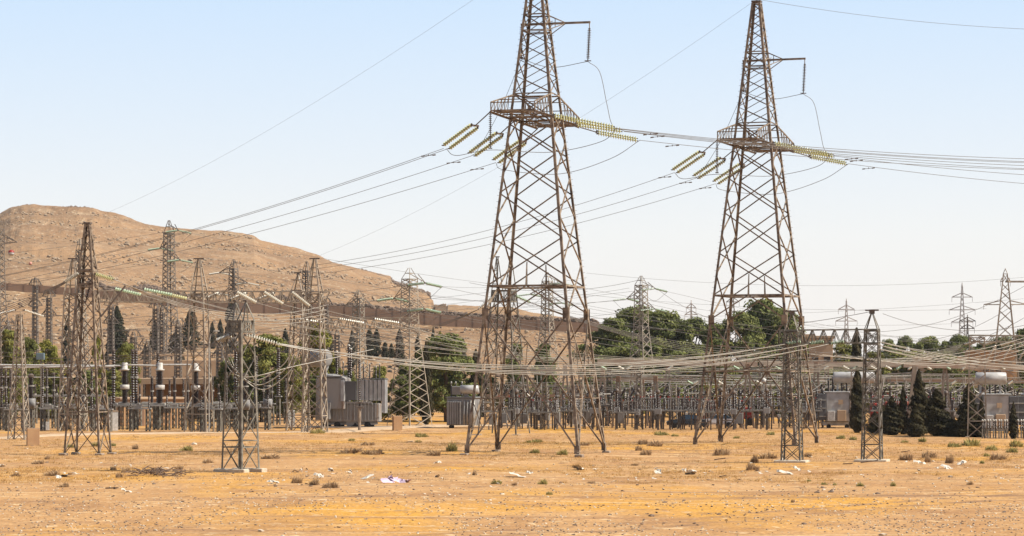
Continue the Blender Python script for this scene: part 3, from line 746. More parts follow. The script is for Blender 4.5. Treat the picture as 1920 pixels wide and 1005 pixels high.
# spacers / dampers: small dark fittings clamped on the lines
def damper(p, lab):
    mb = MB(); mb.tube([p + Vector((-.45, 0, -.1)), p + Vector((.45, 0, -.02))], .02, 4)
    mb.bar(p + Vector((-.55, 0, -.12)), p + Vector((-.3, 0, -.09)), .09); mb.bar(p + Vector((.3, 0, -.04)), p + Vector((.55, 0, -.01)), .09)
    mb.bar(p + Vector((0, 0, .03)), p + Vector((0, 0, -.1)), .06); tag(mb.build('line_damper', M['fitting']), lab, 'damper', 'vibration dampers on the lines')
for (ends, tgs, nm) in ((L1, tg1, 'middle'), (L2, tg2, 'right')):
    for i in range(3): damper(ends[i].lerp(tgs[i], .022) - Vector((0, 0, .12)), f'small dumbbell damper on the {word[i]} left line by the {nm} pylon')
for i in range(3):
    damper(R1[i].lerp(P(2300, (298, 308, 320)[i], 240 + 8 * i), .045) - Vector((0, 0, .25)), f'small dumbbell damper on the {word[i]} right line by the middle pylon')
    damper(R2[i].lerp(P(2300, (318, 340, 362)[i], 255 + 8 * i), .045) - Vector((0, 0, .22)), f'small dumbbell damper on the {word[i]} right line by the right pylon')
# --- END PART 1
# ================================================================== SMALLER LATTICE STRUCTURES
def level(px, Y):
    """height of the ground that carries a thing standing at this column and distance"""
    return gz(X(px, Y), Y) if Y < Y0 + 10 else zt(px, Y)
def column(name, px, Y, rz, h, w0, w1, label, cat='pylon', group=None, m='steel', indiv=False, legw=.12, brw=.07, panels=8, ratio=1.0, mid=None, zbase=None, foot=True, knee=None, alt=False, dense=False):
    zb = level(px, Y) if zbase is None else zbase
    root = empty(name, (X(px, Y), Y, zb), rz, label, cat, group)
    prof = [(0, w0 / 2)] + ([mid] if mid else []) + [(h, w1 / 2)]
    f = hw_of(prof, ratio); T = Tower(root, m, indiv, legw, brw)
    T.legs(f, [p[0] for p in prof])
    # panels whose height follows the width
    hs = [0]
    while hs[-1] < h - .01:
        st = max(2 * f(hs[-1])[0] * (.85 if not dense else .58 if dense is True else dense), h / (panels * 2.2)); hs.append(min(h, hs[-1] + st))
    if h - hs[-2] < .3 * (hs[-2] - hs[-3] if len(hs) > 2 else 1): hs.pop(-2)
    for i, (a, b) in enumerate(zip(hs[:-1], hs[1:])):
        for k in range(4): T.xpanel(k, f, a, b, kind='X' if not alt else ('/' if (i + k) % 2 else '\\'))
    T.ring(f, h); T.ring(f, hs[1])
    if foot: footings(root, f, max(.3, w0 * .2))
    return root, T, f

# ---- left strain tower with a solid platform band (x=165)
root, T, f = column('lattice_tower', 164.5, 200, R(-14), 17.75, 3.0, .42, 'brown lattice strain tower standing alone at the left with strings halfway up', 'pylon',
                    m='weathered_shade_steel', indiv=True, legw=.15, brw=.075, panels=9, mid=(14.1, .62), ratio=.8, dense=1.1)
for h, w in ((14.15, .22), (13.75, .12), (12.9, .10), (13.1, .18)): T.ring(f, h, w)
mb = MB(); mb.box((0, 0, 14.15), (1.28, 1.1, .1)); mb.build('platform', M['weathered_shade_steel'], root)
mb = MB(); mb.box((0, 0, 17.8), (.55, .5, .12)); mb.bar((-.45, 0, 17.7), (-.2, 0, 17.9), .07); mb.bar((-.5, 0, 16.6), (-.2, 0, 16.8), .07); mb.build('peak_plate', M['fitting'], root)
TA = root.location.copy()
for i, dy in enumerate((-.45, .45)):
    string(TA + Vector((-.55, dy, 14.0)), TA + Vector((-1.75, dy - .25, 13.25)), f'{["front", "back"][i]} cream string running left from the lone brown tower', 'strings of the lone brown tower', 'porcelain', 12, .16)
    string(TA + Vector((.55, dy, 13.9)), TA + Vector((2.05, dy, 13.45)), f'{["front", "back"][i]} yellow-green string running right from the lone brown tower', 'strings of the lone brown tower', 'glass', 10, .19)
string(TA + Vector((.15, 0, 12.9)), TA + Vector((-.2, 0, 11.6)), 'short dark string hanging inside the lone brown tower', 'strings of the lone brown tower', 'brown_porcelain', 8, .13)
for i in range(5):
    wire(TA + Vector((-1.75, -.6 + .3 * i, 13.25)), P(-120, 600 + 8 * i, 215), .5, f'{["top", "second", "third", "fourth", "lowest"][i]} of five dark cables falling left from the lone brown tower', .022, group='cables left of the lone tower')
for i in range(4):
    wire(TA + Vector((2.1, -.4 + .28 * i, 13.45)), P(612, 572 + 8 * i, 262), 1.7, f'{["top", "second", "third", "lowest"][i]} pale cable from the lone brown tower to the yard gantry', .022, 'wire_light', group='cables right of the lone tower')
mb = MB(); mb.bar(TA + Vector((1.0, 0, 10.6)), TA + Vector((2.9, 0, 13.0)), .12); tag(mb.build('stay_bar', M['fitting']), 'dark slanting stay beside the lone brown tower', 'stay')

# ---- front portal column with a cage on top (x=450)
root, T, f = column('lattice_column', 451, 166, R(-36), 9.6, 1.75, 1.25, 'grey lattice column in front of the yard with a square cage top', 'column',
                    m='grey_steel', indiv=True, legw=.14, brw=.055, panels=5, foot=False, dense=1.15)
CB = root.location.copy()
T.ring(f, 8.95, .12); T.ring(f, 9.6, .14); T.ring(f, 1.6, .08)
for k in range(4):
    a0, b0, n = T.face(k, f, 8.9); a1, b1, _ = T.face(k, f, 9.6)
    for i in range(1, 6): T.member(sub(a0, b0, i / 6), sub(a1, b1, i / 6), n, .06)
for sx in (-.45, .45):
    for sy in (-1, 1): T.member((sx + .28, .55 * sy, 9.6), (sx, 0, 10.9), (0, sy, 0), .1); T.member((sx - .28, .55 * sy, 9.6), (sx, 0, 10.9), (0, sy, 0), .1)
    mb = MB(); mb.box((sx, 0, 10.92), (.25, .2, .1)); mb.build('peak_plate', M['fitting'], root)
for y in (-.85, .85):
    mb = MB(); mb.bbox((0, y, .08), (2.6, .55, .3), .04); mb.build('footing', M['pale_stone'], root)
pb = [P(435, 622, 166), P(470, 624, 166)]
for i in range(3):
    a = CB + Vector((-.55 + i * .1, -.5 + i * .5, 8.75)); string(a, a + Vector((-1.0 + .1 * i, .2, -.42)), f'{["front", "middle", "back"][i]} cream string on the left of the cage-topped column', 'cream strings of the cage-topped column', 'porcelain', 9, .16)
    a = CB + Vector((.25 + i * .12, -.5 + i * .5, 8.75)); string(a, a + Vector((2.05, .25, -.55 - .06 * i)), f'{["front", "middle", "back"][i]} cream string on the right of the cage-topped column', 'cream strings of the cage-topped column', 'porcelain', 12, .15)

# ---- right portal: two columns and a truss beam (x=1485 and 1635)
def horn(root, T, f, h0, h1, wtop=.5):
    x, y = f(h0)
    for sx in (-1, 1):
        for sy in (-1, 1): T.member((sx * x, sy * y, h0), (0, 0, h1), (sx, sy, 0), T.legw * .7, own=True)
    mb = MB(); mb.box((0, 0, h1), (wtop, .18, .1)); mb.box((0, 0, h1 - .15), (wtop * .4, .14, .2)); mb.build('peak_plate', M['fitting'], root)
YR = 184.0
colsR = []
for px, lab in ((1485, 'grey lattice gantry column standing between the legs of the right pylon'), (1635, 'grey lattice gantry column right of the tall cypress')):
    root, T, f = column('gantry_column', px, YR, R(-16), 9.25, 1.42, 1.02, lab, 'column', m='grey_steel', indiv=True, legw=.10, brw=.055, panels=6, foot=False)
    horn(root, T, f, 9.25, 10.7, .95); T.ring(f, 8.3, .1); T.ring(f, 9.25, .12); T.ring(f, 4.4, .09); colsR.append(root)
    mb = MB(); mb.bbox((0, 0, .05), (2.3, 1.9, .22), .04); mb.build('footing', M['pale_stone'], root)
def truss_beam(name, a, b, d, wdt, label, m='grey_steel', n=10, cat='beam', cs=.09, bs=.055, group=None):
    """box truss beam from a to b (top centre line), depth d, width wdt"""
    a, b = Vector(a), Vector(b); r = empty(name, a, 0, label, cat, group); v = b - a; T = Tower(r, m, False, cs, bs)
    ax = v.normalized(); sd = Vector((0, 0, 1)).cross(ax).normalized()
    for s in (-1, 1):
        for z in (0, -d):
            mb = MB(); mb.angle(sd * s * wdt / 2 + Vector((0, 0, z)), v + sd * s * wdt / 2 + Vector((0, 0, z)), sd * s, cs); mb.build('chord', M[m], r)
    for i in range(n):
        p0, p1 = v * (i / n), v * ((i + 1) / n); pm = (p0 + p1) / 2
        for s in (-1, 1):
            o = sd * s * wdt / 2; dn = Vector((0, 0, -d)); q = [(p0 + o, pm + o + dn), (pm + o + dn, p1 + o), (p0 + o, p0 + o + dn)]
            for aa, bb in q: T.member(aa, bb, sd * s, bs, own=True if cat == 'beam' and wdt > .85 else False)
        T.member(p0 + sd * wdt / 2, p1 - sd * wdt / 2, (0, 0, 1), bs); T.member(p0 + sd * wdt / 2 - Vector((0, 0, d)), p1 - sd * wdt / 2 - Vector((0, 0, d)), (0, 0, 1), bs)
    T.done(); return r
ga, gb = colsR[0].location + Vector((-.9, .25, 9.35)), colsR[1].location + Vector((.5, -.0, 9.35))
truss_beam('gantry_beam', ga, gb, .95, .95, 'grey truss beam joining the two columns at the right pylon', n=9)
sR = []
for i, px in enumerate((1497, 1540, 1578)):
    for j in range(2):
        a = P(px + 6, 640, YR) + Vector((0, -.5 + j * .9, .0)); b = a + Vector((-1.15, .1, -.20))
        string(a, b, f'{["left", "middle", "right"][i]} pale green string under the right truss beam, {["front", "back"][j]} one', 'strings under the right truss beam', 'glass_green', 9, .17)
        sR.append(b)
# bright bundle slung between the cage-topped column and the right portal
ordn = ['top', 'second', 'third', 'fourth', 'fifth', 'lowest']
for i in range(6):
    a = CB + Vector((2.35 + .12 * (i % 3), -.25 + .5 * (i % 3), 8.18 - .05 * (i // 3))); b = sR[i]
    sg = (Z(664, 170) - Z(688 + 1.8 * i, 175))
    wire(a, b, 1.45 + .12 * i, f'{ordn[i]} pale conductor of the low bundle crossing in front of both pylons', .021, 'wire_light', group='low bundle of pale conductors', n=40)
for i in range(5):
    a = CB + Vector((-1.6 + .15 * i, -.4 + .25 * i, 8.25)); wire(a, P(-60, 660 + 11 * i, 190), .7, f'{ordn[i]} dark cable from the cage-topped column to the left edge', .014, group='cables left of the cage-topped column')
for i in range(3):
    a = CB + Vector((-1.3 + .2 * i, -.2 + .3 * i, 8.25)); curvewire([a, a + Vector((.6, .2, -1.4 - .2 * i)), a + Vector((2.2, .4, -2.4 - .3 * i)), a + Vector((3.9, .4, -1.5 - .2 * i)), a + Vector((4.6, .4, -.4))], f'{["outer", "middle", "inner"][i]} slack jumper looping under the cage-topped column', .03, 'wire_light')
curvewire([CB + Vector((-1.5, 0, 8.2)), CB + Vector((0, -.6, 6.1)), P(560, 685, 170), P(700, 655, 200)], 'long slack cable rising from the cage-topped column to the transformer', .028, 'wire_light')
# right-hand bundle leaving the portal
for i in range(6):
    wire(colsR[1].location + Vector((.4, -.3 + .15 * i, 8.5 - .25 * (i % 3))), P(2100, 676 + 4 * i, 200), .75, f'{ordn[i]} pale conductor from the right column out of frame', .022, 'wire_light', group='pale conductors at the right edge')
for i in range(5):
    wire(P(1520 + 22 * i, 664 + i, 215), P(2000, 604 + 7 * i, 250), 1.6, f'{ordn[i]} pale conductor rising to the far right gantry', .022, 'wire_light', group='pale conductors to the far right gantry')
for i in range(3):
    curvewire([sR[2 * i] + Vector((0, 0, 0)), sR[2 * i] + Vector((.5, .3, -.9)), sR[2 * i] + Vector((-1.2, .6, -1.7)), sR[2 * i] + Vector((-3.6, 1.2, -1.9))], f'{["left", "middle", "right"][i]} drooping jumper under the right truss beam', .032, 'wire_light')

# ---- yard gantry with horned columns (x=135, 372, 590)
YG = 270.0
gcol = []
for px, lab in ((137, 'light lattice gantry column behind the lone brown tower'), (373, 'light lattice gantry column behind the cage-topped column, horn peak on top'), (590, 'light lattice gantry column left of the big transformer, horn peak on top')):
    root, T, f = column('gantry_column', px, YG, R(-12), 14.6, 2.5 if px < 500 else 2.3, 1.5, lab, 'column', 'horned gantry columns', m='light_steel', legw=.15, brw=.085, panels=6, zbase=-.3, alt=(px == 373))
    T.done(); T2_ = Tower(root, 'light_steel', True, .15, .08)
    x, y = f(14.6)
    for sx in (-1, 1):
        for sy in (-1, 1): T2_.member((sx * x, sy * y, 14.6), (sx * .18, sy * .1, 18.2), (sx, 0, 0), .12)
    for t in (.25, .5, .75): T2_.ring(lambda h, t=t: (x + (.18 - x) * t, y + (.1 - y) * t), 14.6 + 3.6 * t, .07)
    mb = MB(); mb.box((0, 0, 18.25), (1.1, .2, .12)); mb.build('peak_plate', M['fitting'], root); gcol.append(root)
root, T, f = column('gantry_column', 559, YG + 8, R(-12), 15.2, 2.2, 1.2, 'light lattice column with a flat top just left of the horned column', 'column', m='light_steel', legw=.14, brw=.08, panels=6, zbase=-.3); T.ring(f, 16.3, .1)
horn(root, T, f, 15.2, 17.1, .8); T.done()
truss_beam('gantry_beam', P(180, 545, YG), P(618, 547, YG), 1.15, 1.1, 'light truss beam of the yard gantry running across the left yard', 'light_steel', 24, cs=.12, bs=.075)
truss_beam('gantry_beam', P(556, 597, 285), P(782, 596, 285), 1.15, 1.0, 'light truss beam at lower level reaching right to the tall tower', 'light_steel', 14, cs=.12, bs=.075)
gs = []
for i, (x0, y0, x1, y1, mm, nm) in enumerate(((214, 541, 266, 553, 'glass_green', 'green'), (268, 542, 324, 553, 'glass_green', 'green'), (300, 549, 352, 560, 'glass', 'yellow-green'),
                                             (443, 547, 482, 568, 'porcelain', 'cream'), (494, 547, 532, 571, 'porcelain', 'cream'), (546, 547, 582, 575, 'porcelain', 'cream'))):
    a, b = P(x0, y0, YG - 1), P(x1, y1, YG - 2.5); wh = ['leftmost', 'second', 'third', 'fourth', 'fifth', 'rightmost'][i]
    string(a, b, f'{nm} insulator string before the yard gantry beam, {wh} of six', 'strings on the yard gantry beam', mm, 12, .19); gs.append(b)
for i, (x0, y0, x1, y1) in enumerate(((412, 549, 388, 560), (464, 549, 432, 562), (516, 549, 484, 562))):
    string(P(x0, y0, YG + 1), P(x1, y1, YG + 2.2), f'short cream string behind the yard gantry beam, {["left", "middle", "right"][i]} of three', 'strings behind the yard gantry beam', 'porcelain', 9, .2)
for i in range(6):
    ex = 1400 + 30 * i
    wire(gs[i], P(ex, 655 + 4 * i, 262), 3.2 - .25 * i, f'{ordn[i]} pale conductor from the yard gantry passing behind the middle pylon', .021, 'wire_light', group='pale conductors from the yard gantry', n=40)
for i, (x0, x1) in enumerate(((634, 655), (700, 722), (560, 580))):
    string(P(x0, 598, 284), P(x0 + 50, 606, 283), f'cream string on the lower truss beam, {["middle", "right", "left"][i]} one', 'strings on the lower truss beam', 'porcelain', 12, .18, joined=True)
    for j in range(2): wire(P(x0 + 50, 606, 283), P(1330 + 40 * i, 668 + 6 * j, 285), 2.2, f'{["front", "back"][j]} pale conductor off the {["middle", "right", "left"][i]} lower-beam string', .02, 'wire_light', group='pale conductors from the lower beam', n=30)

# ---- suspension / angle towers around the yard
def arm_tower(px, py_top, Y, label, wbase_px, m='shaded_steel', group=None, arms=((.06, 1, 2.6), (.15, -1, 2.6), (.22, 1, 3.2)), rz=R(-50), mid=.62, midw=None, indiv=False, gear=True, cap=True, zb=None, topw=.5):
    zb = level(px, Y) if zb is None else zb
    h = Z(py_top, Y) - zb; w0 = wbase_px / F * Y; mw = midw if midw else w0 * .42
    hh = h * .93
    root, T, f = column('lattice_pylon', px, Y, rz, hh, w0, mw * .85, label, 'pylon', group, m, indiv, max(.09, Y * .00035), max(.05, Y * .00022), 14, zbase=zb, mid=(h * mid, mw / 2), foot=False, dense=.40 if Y < 300 else Y < 460)
    x, y = f(hh)
    if cap:
        for sx in (-1, 1):
            for sy in (-1, 1): T.member((sx * x, sy * y, hh), (sx * .12, sy * .12, h), (sx, sy, 0))
        T.ring(lambda q: (x * .55, y * .55), hh + (h - hh) * .5)
    arms = tuple((a_, b_, c_ * .72) for a_, b_, c_ in arms)
    for k, (dh, sd, ln) in enumerate(arms):
        ha = h * (1 - dh); ax, ay = f(ha)
        for sy in (-1, 1):
            T.member((sd * ax, sy * ay, ha), (sd * (ax + ln), 0, ha + .1), (0, sy, 0), own=True, name='arm_bar')
            T.member((sd * ax, sy * ay, ha + 1.1), (sd * (ax + ln), 0, ha + .12), (0, sy, 0), own=True, name='arm_bar')
        for t in (.33, .66): T.member((sd * (ax + ln * t), 0, ha + .1), (sd * (ax + ln * t), 0, ha + 1.1 * (1 - t)), (0, -1, 0))
    T.done()
    tips = [root.matrix_basis @ Vector((sd * (f(h * (1 - dh))[0] + ln), 0, h * (1 - dh))) for dh, sd, ln in arms] if False else None
    mw_ = Matrix.Translation(root.location) @ Matrix.Rotation(rz, 4, 'Z')
    tips = [mw_ @ Vector((sd * (f(h * (1 - dh))[0] + ln), 0, h * (1 - dh) + .05)) for dh, sd, ln in arms]
    return root, tips, h, f
at = []
A3 = ['upper', 'middle', 'lower']
def gear(tips, nm, dl, dr, m='glass_green'):
    for i, t in enumerate(tips):
        a = t + Vector(dl).normalized() * 2.2 + Vector((0, 0, -.25)); string(t, a, f'green string left of the {A3[i % 3]} arm of the {nm}', 'green strings on the yard pylons', m, 12, .17, joined=True)
        b = t + Vector(dr).normalized() * 2.2 + Vector((0, 0, -.35)); string(t, b, f'green string right of the {A3[i % 3]} arm of the {nm}', 'green strings on the yard pylons', m, 12, .17, joined=True)
        curvewire([a, sub(a, b, .5) + Vector((0, 0, -1.5)), b], f'slack jumper below the {A3[i % 3]} arm of the {nm}', .02)
        wire(a, a + Vector(dl).normalized() * 190 + Vector((0, 0, -2)), 5, f'{A3[i % 3]} thin line running left from the {nm}', .02, group='thin lines between the yard pylons')
        wire(b, b + Vector(dr).normalized() * 150 + Vector((0, 0, -6)), 4, f'{A3[i % 3]} thin line running right from the {nm}', .02, group='thin lines between the yard pylons')
r_, tp, h, f = arm_tower(317, 413, 400, 'dark lattice pylon tallest against the hill, arms on both sides', 44, 'shaded_steel'); gear(tp, 'tallest dark pylon on the hillside', (-1, .4, 0), (1, .5, -.03))
r_, tp, h, f = arm_tower(438, 486, 440, 'dark lattice pylon behind the cage-topped column', 36, 'shaded_steel', arms=((.10, -1, 3.2), (.18, 1, 3.0), (.26, -1, 2.4)), rz=R(-30)); gear(tp, 'dark pylon behind the cage-topped column', (-1, .5, 0), (1, .5, -.03), 'porcelain')
r_, tp, h, f = arm_tower(768, 502, 293, 'light lattice pylon right of the big transformer, pale box by its foot', 62, 'light_steel', arms=((.10, 1, 2.4), (.19, -1, 2.4), (.26, 1, 2.2)), rz=R(-42), indiv=True, zb=-.3); gear(tp, 'light pylon by the big transformer', (-1, .4, 0), (1, .6, -.03))
r_, tp, h, f = arm_tower(1202, 517, 400, 'grey lattice pylon rising in front of the big green trees', 50, 'steel', arms=((.10, 1, 2.6), (.17, -1, 2.6), (.25, 1, 2.4)), rz=R(-38), zb=0.0); gear(tp, 'grey pylon by the green trees', (-1, .2, 0), (1, .5, -.05))
r_, tp, h, f = arm_tower(1026, 510, 420, 'pale lattice pylon seen through the legs of the middle pylon', 44, 'light_steel', arms=((.09, 1, 2.6), (.17, -1, 3.4), (.24, 1, 2.6)), rz=R(-30)); gear(tp, 'pale pylon behind the middle pylon', (-1, .3, 0), (1, .4, -.03))
r_, tp, h, f = arm_tower(672, 543, 330, 'slim grey lattice pylon above the big transformer', 44, 'steel', arms=((.13, 1, 2.2), (.13, -1, 2.2)), rz=R(-30), zb=-.2)
r_, tp, h, f = arm_tower(-4, 402, 330, 'lattice pylon cut by the left edge of the picture', 50, 'shaded_steel', arms=((.07, -1, 2.6), (.14, 1, 3.0), (.24, -1, 2.6)), rz=R(-20), zb=-.2)
r_, tp, h, f = arm_tower(150, 448, 420, 'slim brown lattice tower half hidden behind the lone brown tower', 34, 'steel', arms=(), rz=R(-20))
r_, tp, h, f = arm_tower(575, 490, 430, 'twin-peaked dark tower between the flat-topped and horned columns', 34, 'shaded_steel', arms=(), rz=R(-25))
# dark T-topped masts
for i, (px, py, Y, lab) in enumerate(((66, 520, 430, 'dark slim lattice mast with short cross bars at the far left, taller one'), (92, 543, 400, 'dark slim lattice mast with short cross bars, right neighbour of the taller one'),
                           (208, 560, 380, 'dark slim lattice mast rising beside the tall dark cypress'), (292, 565, 380, 'dark slim lattice mast left of the tallest dark pylon'),
                           (303, 575, 385, 'thin dark lattice mast hugging the tallest dark pylon'), (632, 618, 385, 'dark lattice mast with flat top behind the big transformer'), (14, 600, 350, 'dark slim mast nearest the left edge'), (250, 622, 350, 'dark slim mast above the paired tall post insulators'), (276, 640, 345, 'short dark mast above the middle banded breaker'),
                           (334, 600, 352, 'dark slim mast right of the tallest dark pylon'), (412, 640, 350, 'short dark mast left of the cage-topped column'), (526, 640, 345, 'short dark mast above the lone tall post insulator'), (610, 560, 360, 'dark slim mast right of the left horned gantry group'))):
    r_, tp, h, f = arm_tower(px, py, Y, lab, 13, 'shaded_steel', 'slim dark masts', arms=((.06, 1, 1.0), (.06, -1, 1.0), (.22, 1, 1.2), (.22, -1, 1.2)), rz=R(-8), mid=.5, midw=.9, cap=True, zb=0)
# small pole-top tower with two pale strings at the far left
root, T, f = column('lattice_column', 36, 240, R(-10), 11.6, 1.7, .5, 'light lattice column at the far left with pale strings spread from its top', 'column', m='light_steel', legw=.11, brw=.06, panels=7, zbase=-.1); T.done()
for i, (x1, y1) in enumerate(((-6, 590), (84, 594))): string(P(36 + (8 if i else -6), 581, 240), P(x1, y1, 240), f'pale string spread to the {["left", "right"][i]} from the far left column', 'pale strings at the far left', 'porcelain', 14, .13, joined=True)
# twin-peaked cage tower behind the middle pylon's left leg
root, T, f = column('lattice_tower', 945, 262, R(-20), 8.0, 4.2, 2.6, 'cage-topped lattice tower with two peaks behind the middle pylon', 'pylon', m='grey_steel', legw=.13, brw=.075, panels=5, zbase=-.2)
T.ring(f, 7.0)
h = Z(545, 262) + .2; f2 = hw_of([(0, 2.1), (h, 1.0)])
T = Tower(root, 'grey_steel', True, .13, .075); T.legs(f2, [7.9, h])
for a, b in ((7.9, 10), (10, 12), (12, h)):
    for k in range(4): T.xpanel(k, f2, a, b)
T.ring(f2, h, .12); T.ring(f2, h - 1.1, .12)
for k in range(4):
    a0, b0, n = T.face(k, f2, h - 1.1); a1, b1, _ = T.face(k, f2, h)
    for i in range(1, 7): T.member(sub(a0, b0, i / 7), sub(a1, b1, i / 7), n, .07)
for sx in (-.72, .72):
    for s2 in (-.3, .3):
        for sy in (-1, 1): T.member((sx + s2, sy * .8, h), (sx + s2 * .25, 0, h + 3.4), (0, sy, 0), .1)
    for t in (.2, .4, .6, .8):
        w_ = .3 * (1 - .75 * t); y_ = .8 * (1 - t); T.member((sx - w_, -y_, h + 3.4 * t), (sx + w_, -y_, h + 3.4 * t), (0, -1, 0), .06); T.member((sx - w_, -y_, h + 3.4 * t), (sx + w_ * .8, -y_ * .8, h + 3.4 * (t + .15)), (0, -1, 0), .05)
    mb = MB(); mb.box((sx, 0, h + 3.42), (.45, .2, .1)); mb.build('peak_plate', M['fitting'], root)
bx = root.location + Vector((0, 0, h - .6))
for i in range(2):
    string(bx + Vector((1.1, -.6 + i, .1)), bx + Vector((2.7, -.4 + i, -.6)), f'{["front", "back"][i]} green string right of the twin-peaked cage tower', 'strings of the twin-peaked cage tower', 'glass_green', 10, .19, joined=True)
    string(bx + Vector((-1.1, -.6 + i, 0)), bx + Vector((-2.6, -.7 + i, -1.3)), f'{["front", "back"][i]} cream string left of the twin-peaked cage tower', 'strings of the twin-peaked cage tower', 'porcelain', 10, .2, joined=True)
for i in range(5):
    wire(bx + Vector((2.7, -.5 + .25 * i, -.6)), P(1500 + 30 * i, 650 + 5 * i, 300), 1.6 + .2 * i, f'{ordn[i]} line from the twin-peaked cage tower to the right yard', .022, group='lines from the cage tower')
    wire(bx + Vector((-2.6, -.6 + .25 * i, -1.3)), P(640, 622 + 5 * i, 330), 1.2, f'{ordn[i]} line from the twin-peaked cage tower to the left yard', .02, group='lines left of the cage tower')

# ---- far pylons on the right
def far_pylon(px, py_top, Y, wb, label, m, zb=0, arms=(), top=.6):
    h = Z(py_top, Y) - zb; w0 = wb / F * Y
    root, T, f = column('lattice_pylon', px, Y, R(-8), h * .96, w0, w0 * .14, label, 'pylon', 'far pylons', m, False, Y * .00035, Y * .0002, 8, zbase=zb, foot=False)
    for sx in (-1, 1):
        for sy in (-1, 1): T.member((sx * w0 * .07, sy * w0 * .07, h * .96), (0, 0, h), (sx, sy, 0))
    k = Y / F
    for py, l in arms:
        ha = Z(py, Y) - zb; ax, ay = f(ha)
        for sd in (-1, 1):
            mb = MB()
            for sy in (-1, 1):
                mb.angle((sd * ax, sy * ay, ha), (sd * l * k, 0, ha), (0, sy, 0), Y * .0003); mb.angle((sd * ax, sy * ay, ha + 7 * k), (sd * l * k, 0, ha), (0, sy, 0), Y * .0003)
            mb.bar((sd * l * k, 0, ha), (sd * l * k, 0, ha - 9 * k), .7 * k); mb.build('cross_arm', M[m], root)
    T.done()
M['hazed_steel'] = mat('hazed_steel', (.44, .41, .38), (.36, .33, .30), .5, .7)  # paler steel: haze over the far pylons put into the colour
far_pylon(1587, 560, 1500, 18, 'pale far pylon with three arms behind the right truss beam', 'hazed_steel', arms=((580, 15), (602, 20)))
far_pylon(1804, 530, 1100, 22, 'pale far pylon with three wide arms above the right trees', 'hazed_steel', arms=((557, 19), (581, 24), (604, 20)))
far_pylon(1296, 563, 1700, 12, 'tiny pale far pylon above the big green trees', 'hazed_steel', arms=((577, 9), (590, 12)))
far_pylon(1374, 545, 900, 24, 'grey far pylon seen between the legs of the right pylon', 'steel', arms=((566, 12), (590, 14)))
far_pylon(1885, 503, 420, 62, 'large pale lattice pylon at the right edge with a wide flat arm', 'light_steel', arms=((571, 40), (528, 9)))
far_pylon(1814, 590, 520, 14, 'small dark pylon in front of the far pale pylon at the right', 'shaded_steel', arms=((602, 15), (616, 13)))
mb = MB(); mb.bar(P(1885, 528, 420), P(1935, 528, 420), .25, .3); tag(mb.build('boom', M['steel']), 'brown boom jutting right from the large pale pylon', 'boom')
for i, (x0, y0, x1, y1, Y) in enumerate(((1935, 528, 1650, 622, 400), (1900, 572, 1690, 640, 390), (1930, 590, 1700, 655, 380), (1655, 588, 1920, 610, 300), (1210, 522, 880, 530, 420), (1230, 540, 1420, 610, 420), (1920, 520, 1100, 512, 900), (1920, 560, 640, 590, 1000), (1100, 520, 700, 520, 800), (1180, 540, 700, 548, 700), (1200, 560, 690, 536, 700))):
    wire(P(x0, y0, Y), P(x1, y1, Y), Y * .004, ['line from the boom of the large right pylon', 'line from the arm of the large right pylon', 'lower line from the large right pylon', 'line from the right gantry column peak', 'line left of the grey pylon by the green trees', 'line right of the grey pylon by the green trees',
         'faint highest far line across the right sky', 'faint far line above the trees', 'faint far line left of the middle pylon', 'faint second far line left of the middle pylon', 'faint lowest far line by the hill end'][i], .02 + Y * .00002)
wire(P(1640, 583, 184), P(1100, 600, 260), 1.2, 'line from the right column peak back to the middle pylon', .02)
# marker balls on a line at the far left
wire(P(-60, 466, 350), P(420, 560, 350), .8, 'thin line carrying two marker balls before the hill', .022)
for (px, py, m_, lab) in ((21, 474, 'red', 'red and white marker ball on the thin line, left one'), (57, 494, 'pink_panel', 'pink marker ball on the thin line, right one')):
    r = .42 if m_ == 'red' else .22; c = P(px, py, 350)
    e_ = empty('marker_ball', c, 0, lab, 'marker ball')
    mb = MB(); mb.lathe((0, 0, -r), (0, 0, 0), [(0, .02), (.12, r * .48), (.3, r * .72), (.5, r * .87), (.75, r * .97), (1, r)], 14); mb.build('lower_half', M['white_cap' if m_ == 'red' else m_], e_, True)
    mb = MB(); mb.lathe((0, 0, 0), (0, 0, r), [(0, r), (.25, r * .97), (.5, r * .87), (.7, r * .72), (.88, r * .48), (1, .02)], 14); mb.build('upper_half', M['red' if m_ == 'red' else 'pink_panel'], e_, True)
# --- END PART 2
# ================================================================== LEFT YARD EQUIPMENT
def lattice_post(parent, x, y, z0, z1, w, m='grey_steel', n=4, name='support'):
    """small square lattice post, joined"""
    mb = MB(); T = Tower(parent, m, False, .07, .045)
    f = lambda h: (w / 2, w / 2)
    for sx in (-1, 1):
        for sy in (-1, 1): mb.angle((x + sx * w / 2, y + sy * w / 2, z0), (x + sx * w / 2, y + sy * w / 2, z1), (sx, sy, 0), .08)
    st = (z1 - z0) / n
    for i in range(n):
        for k in range(4):
            a, b, nn = T.face(k, f, z0 + i * st); c, d, _ = T.face(k, f, z0 + (i + 1) * st); o = Vector((x, y, 0))
            mb.angle(a + o, d + o, nn, .045); mb.angle(b + o - nn * .03, c + o - nn * .03, nn, .045)
    return mb.build(name, M[m], parent)
def ins(parent, a, b, r, n, m='brown_porcelain', name='insulator', seg=10):
    mb = MB(); mb.sheds(a, b, r, n, seg); return mb.build(name, M[m], parent, True)
YB = 280.0
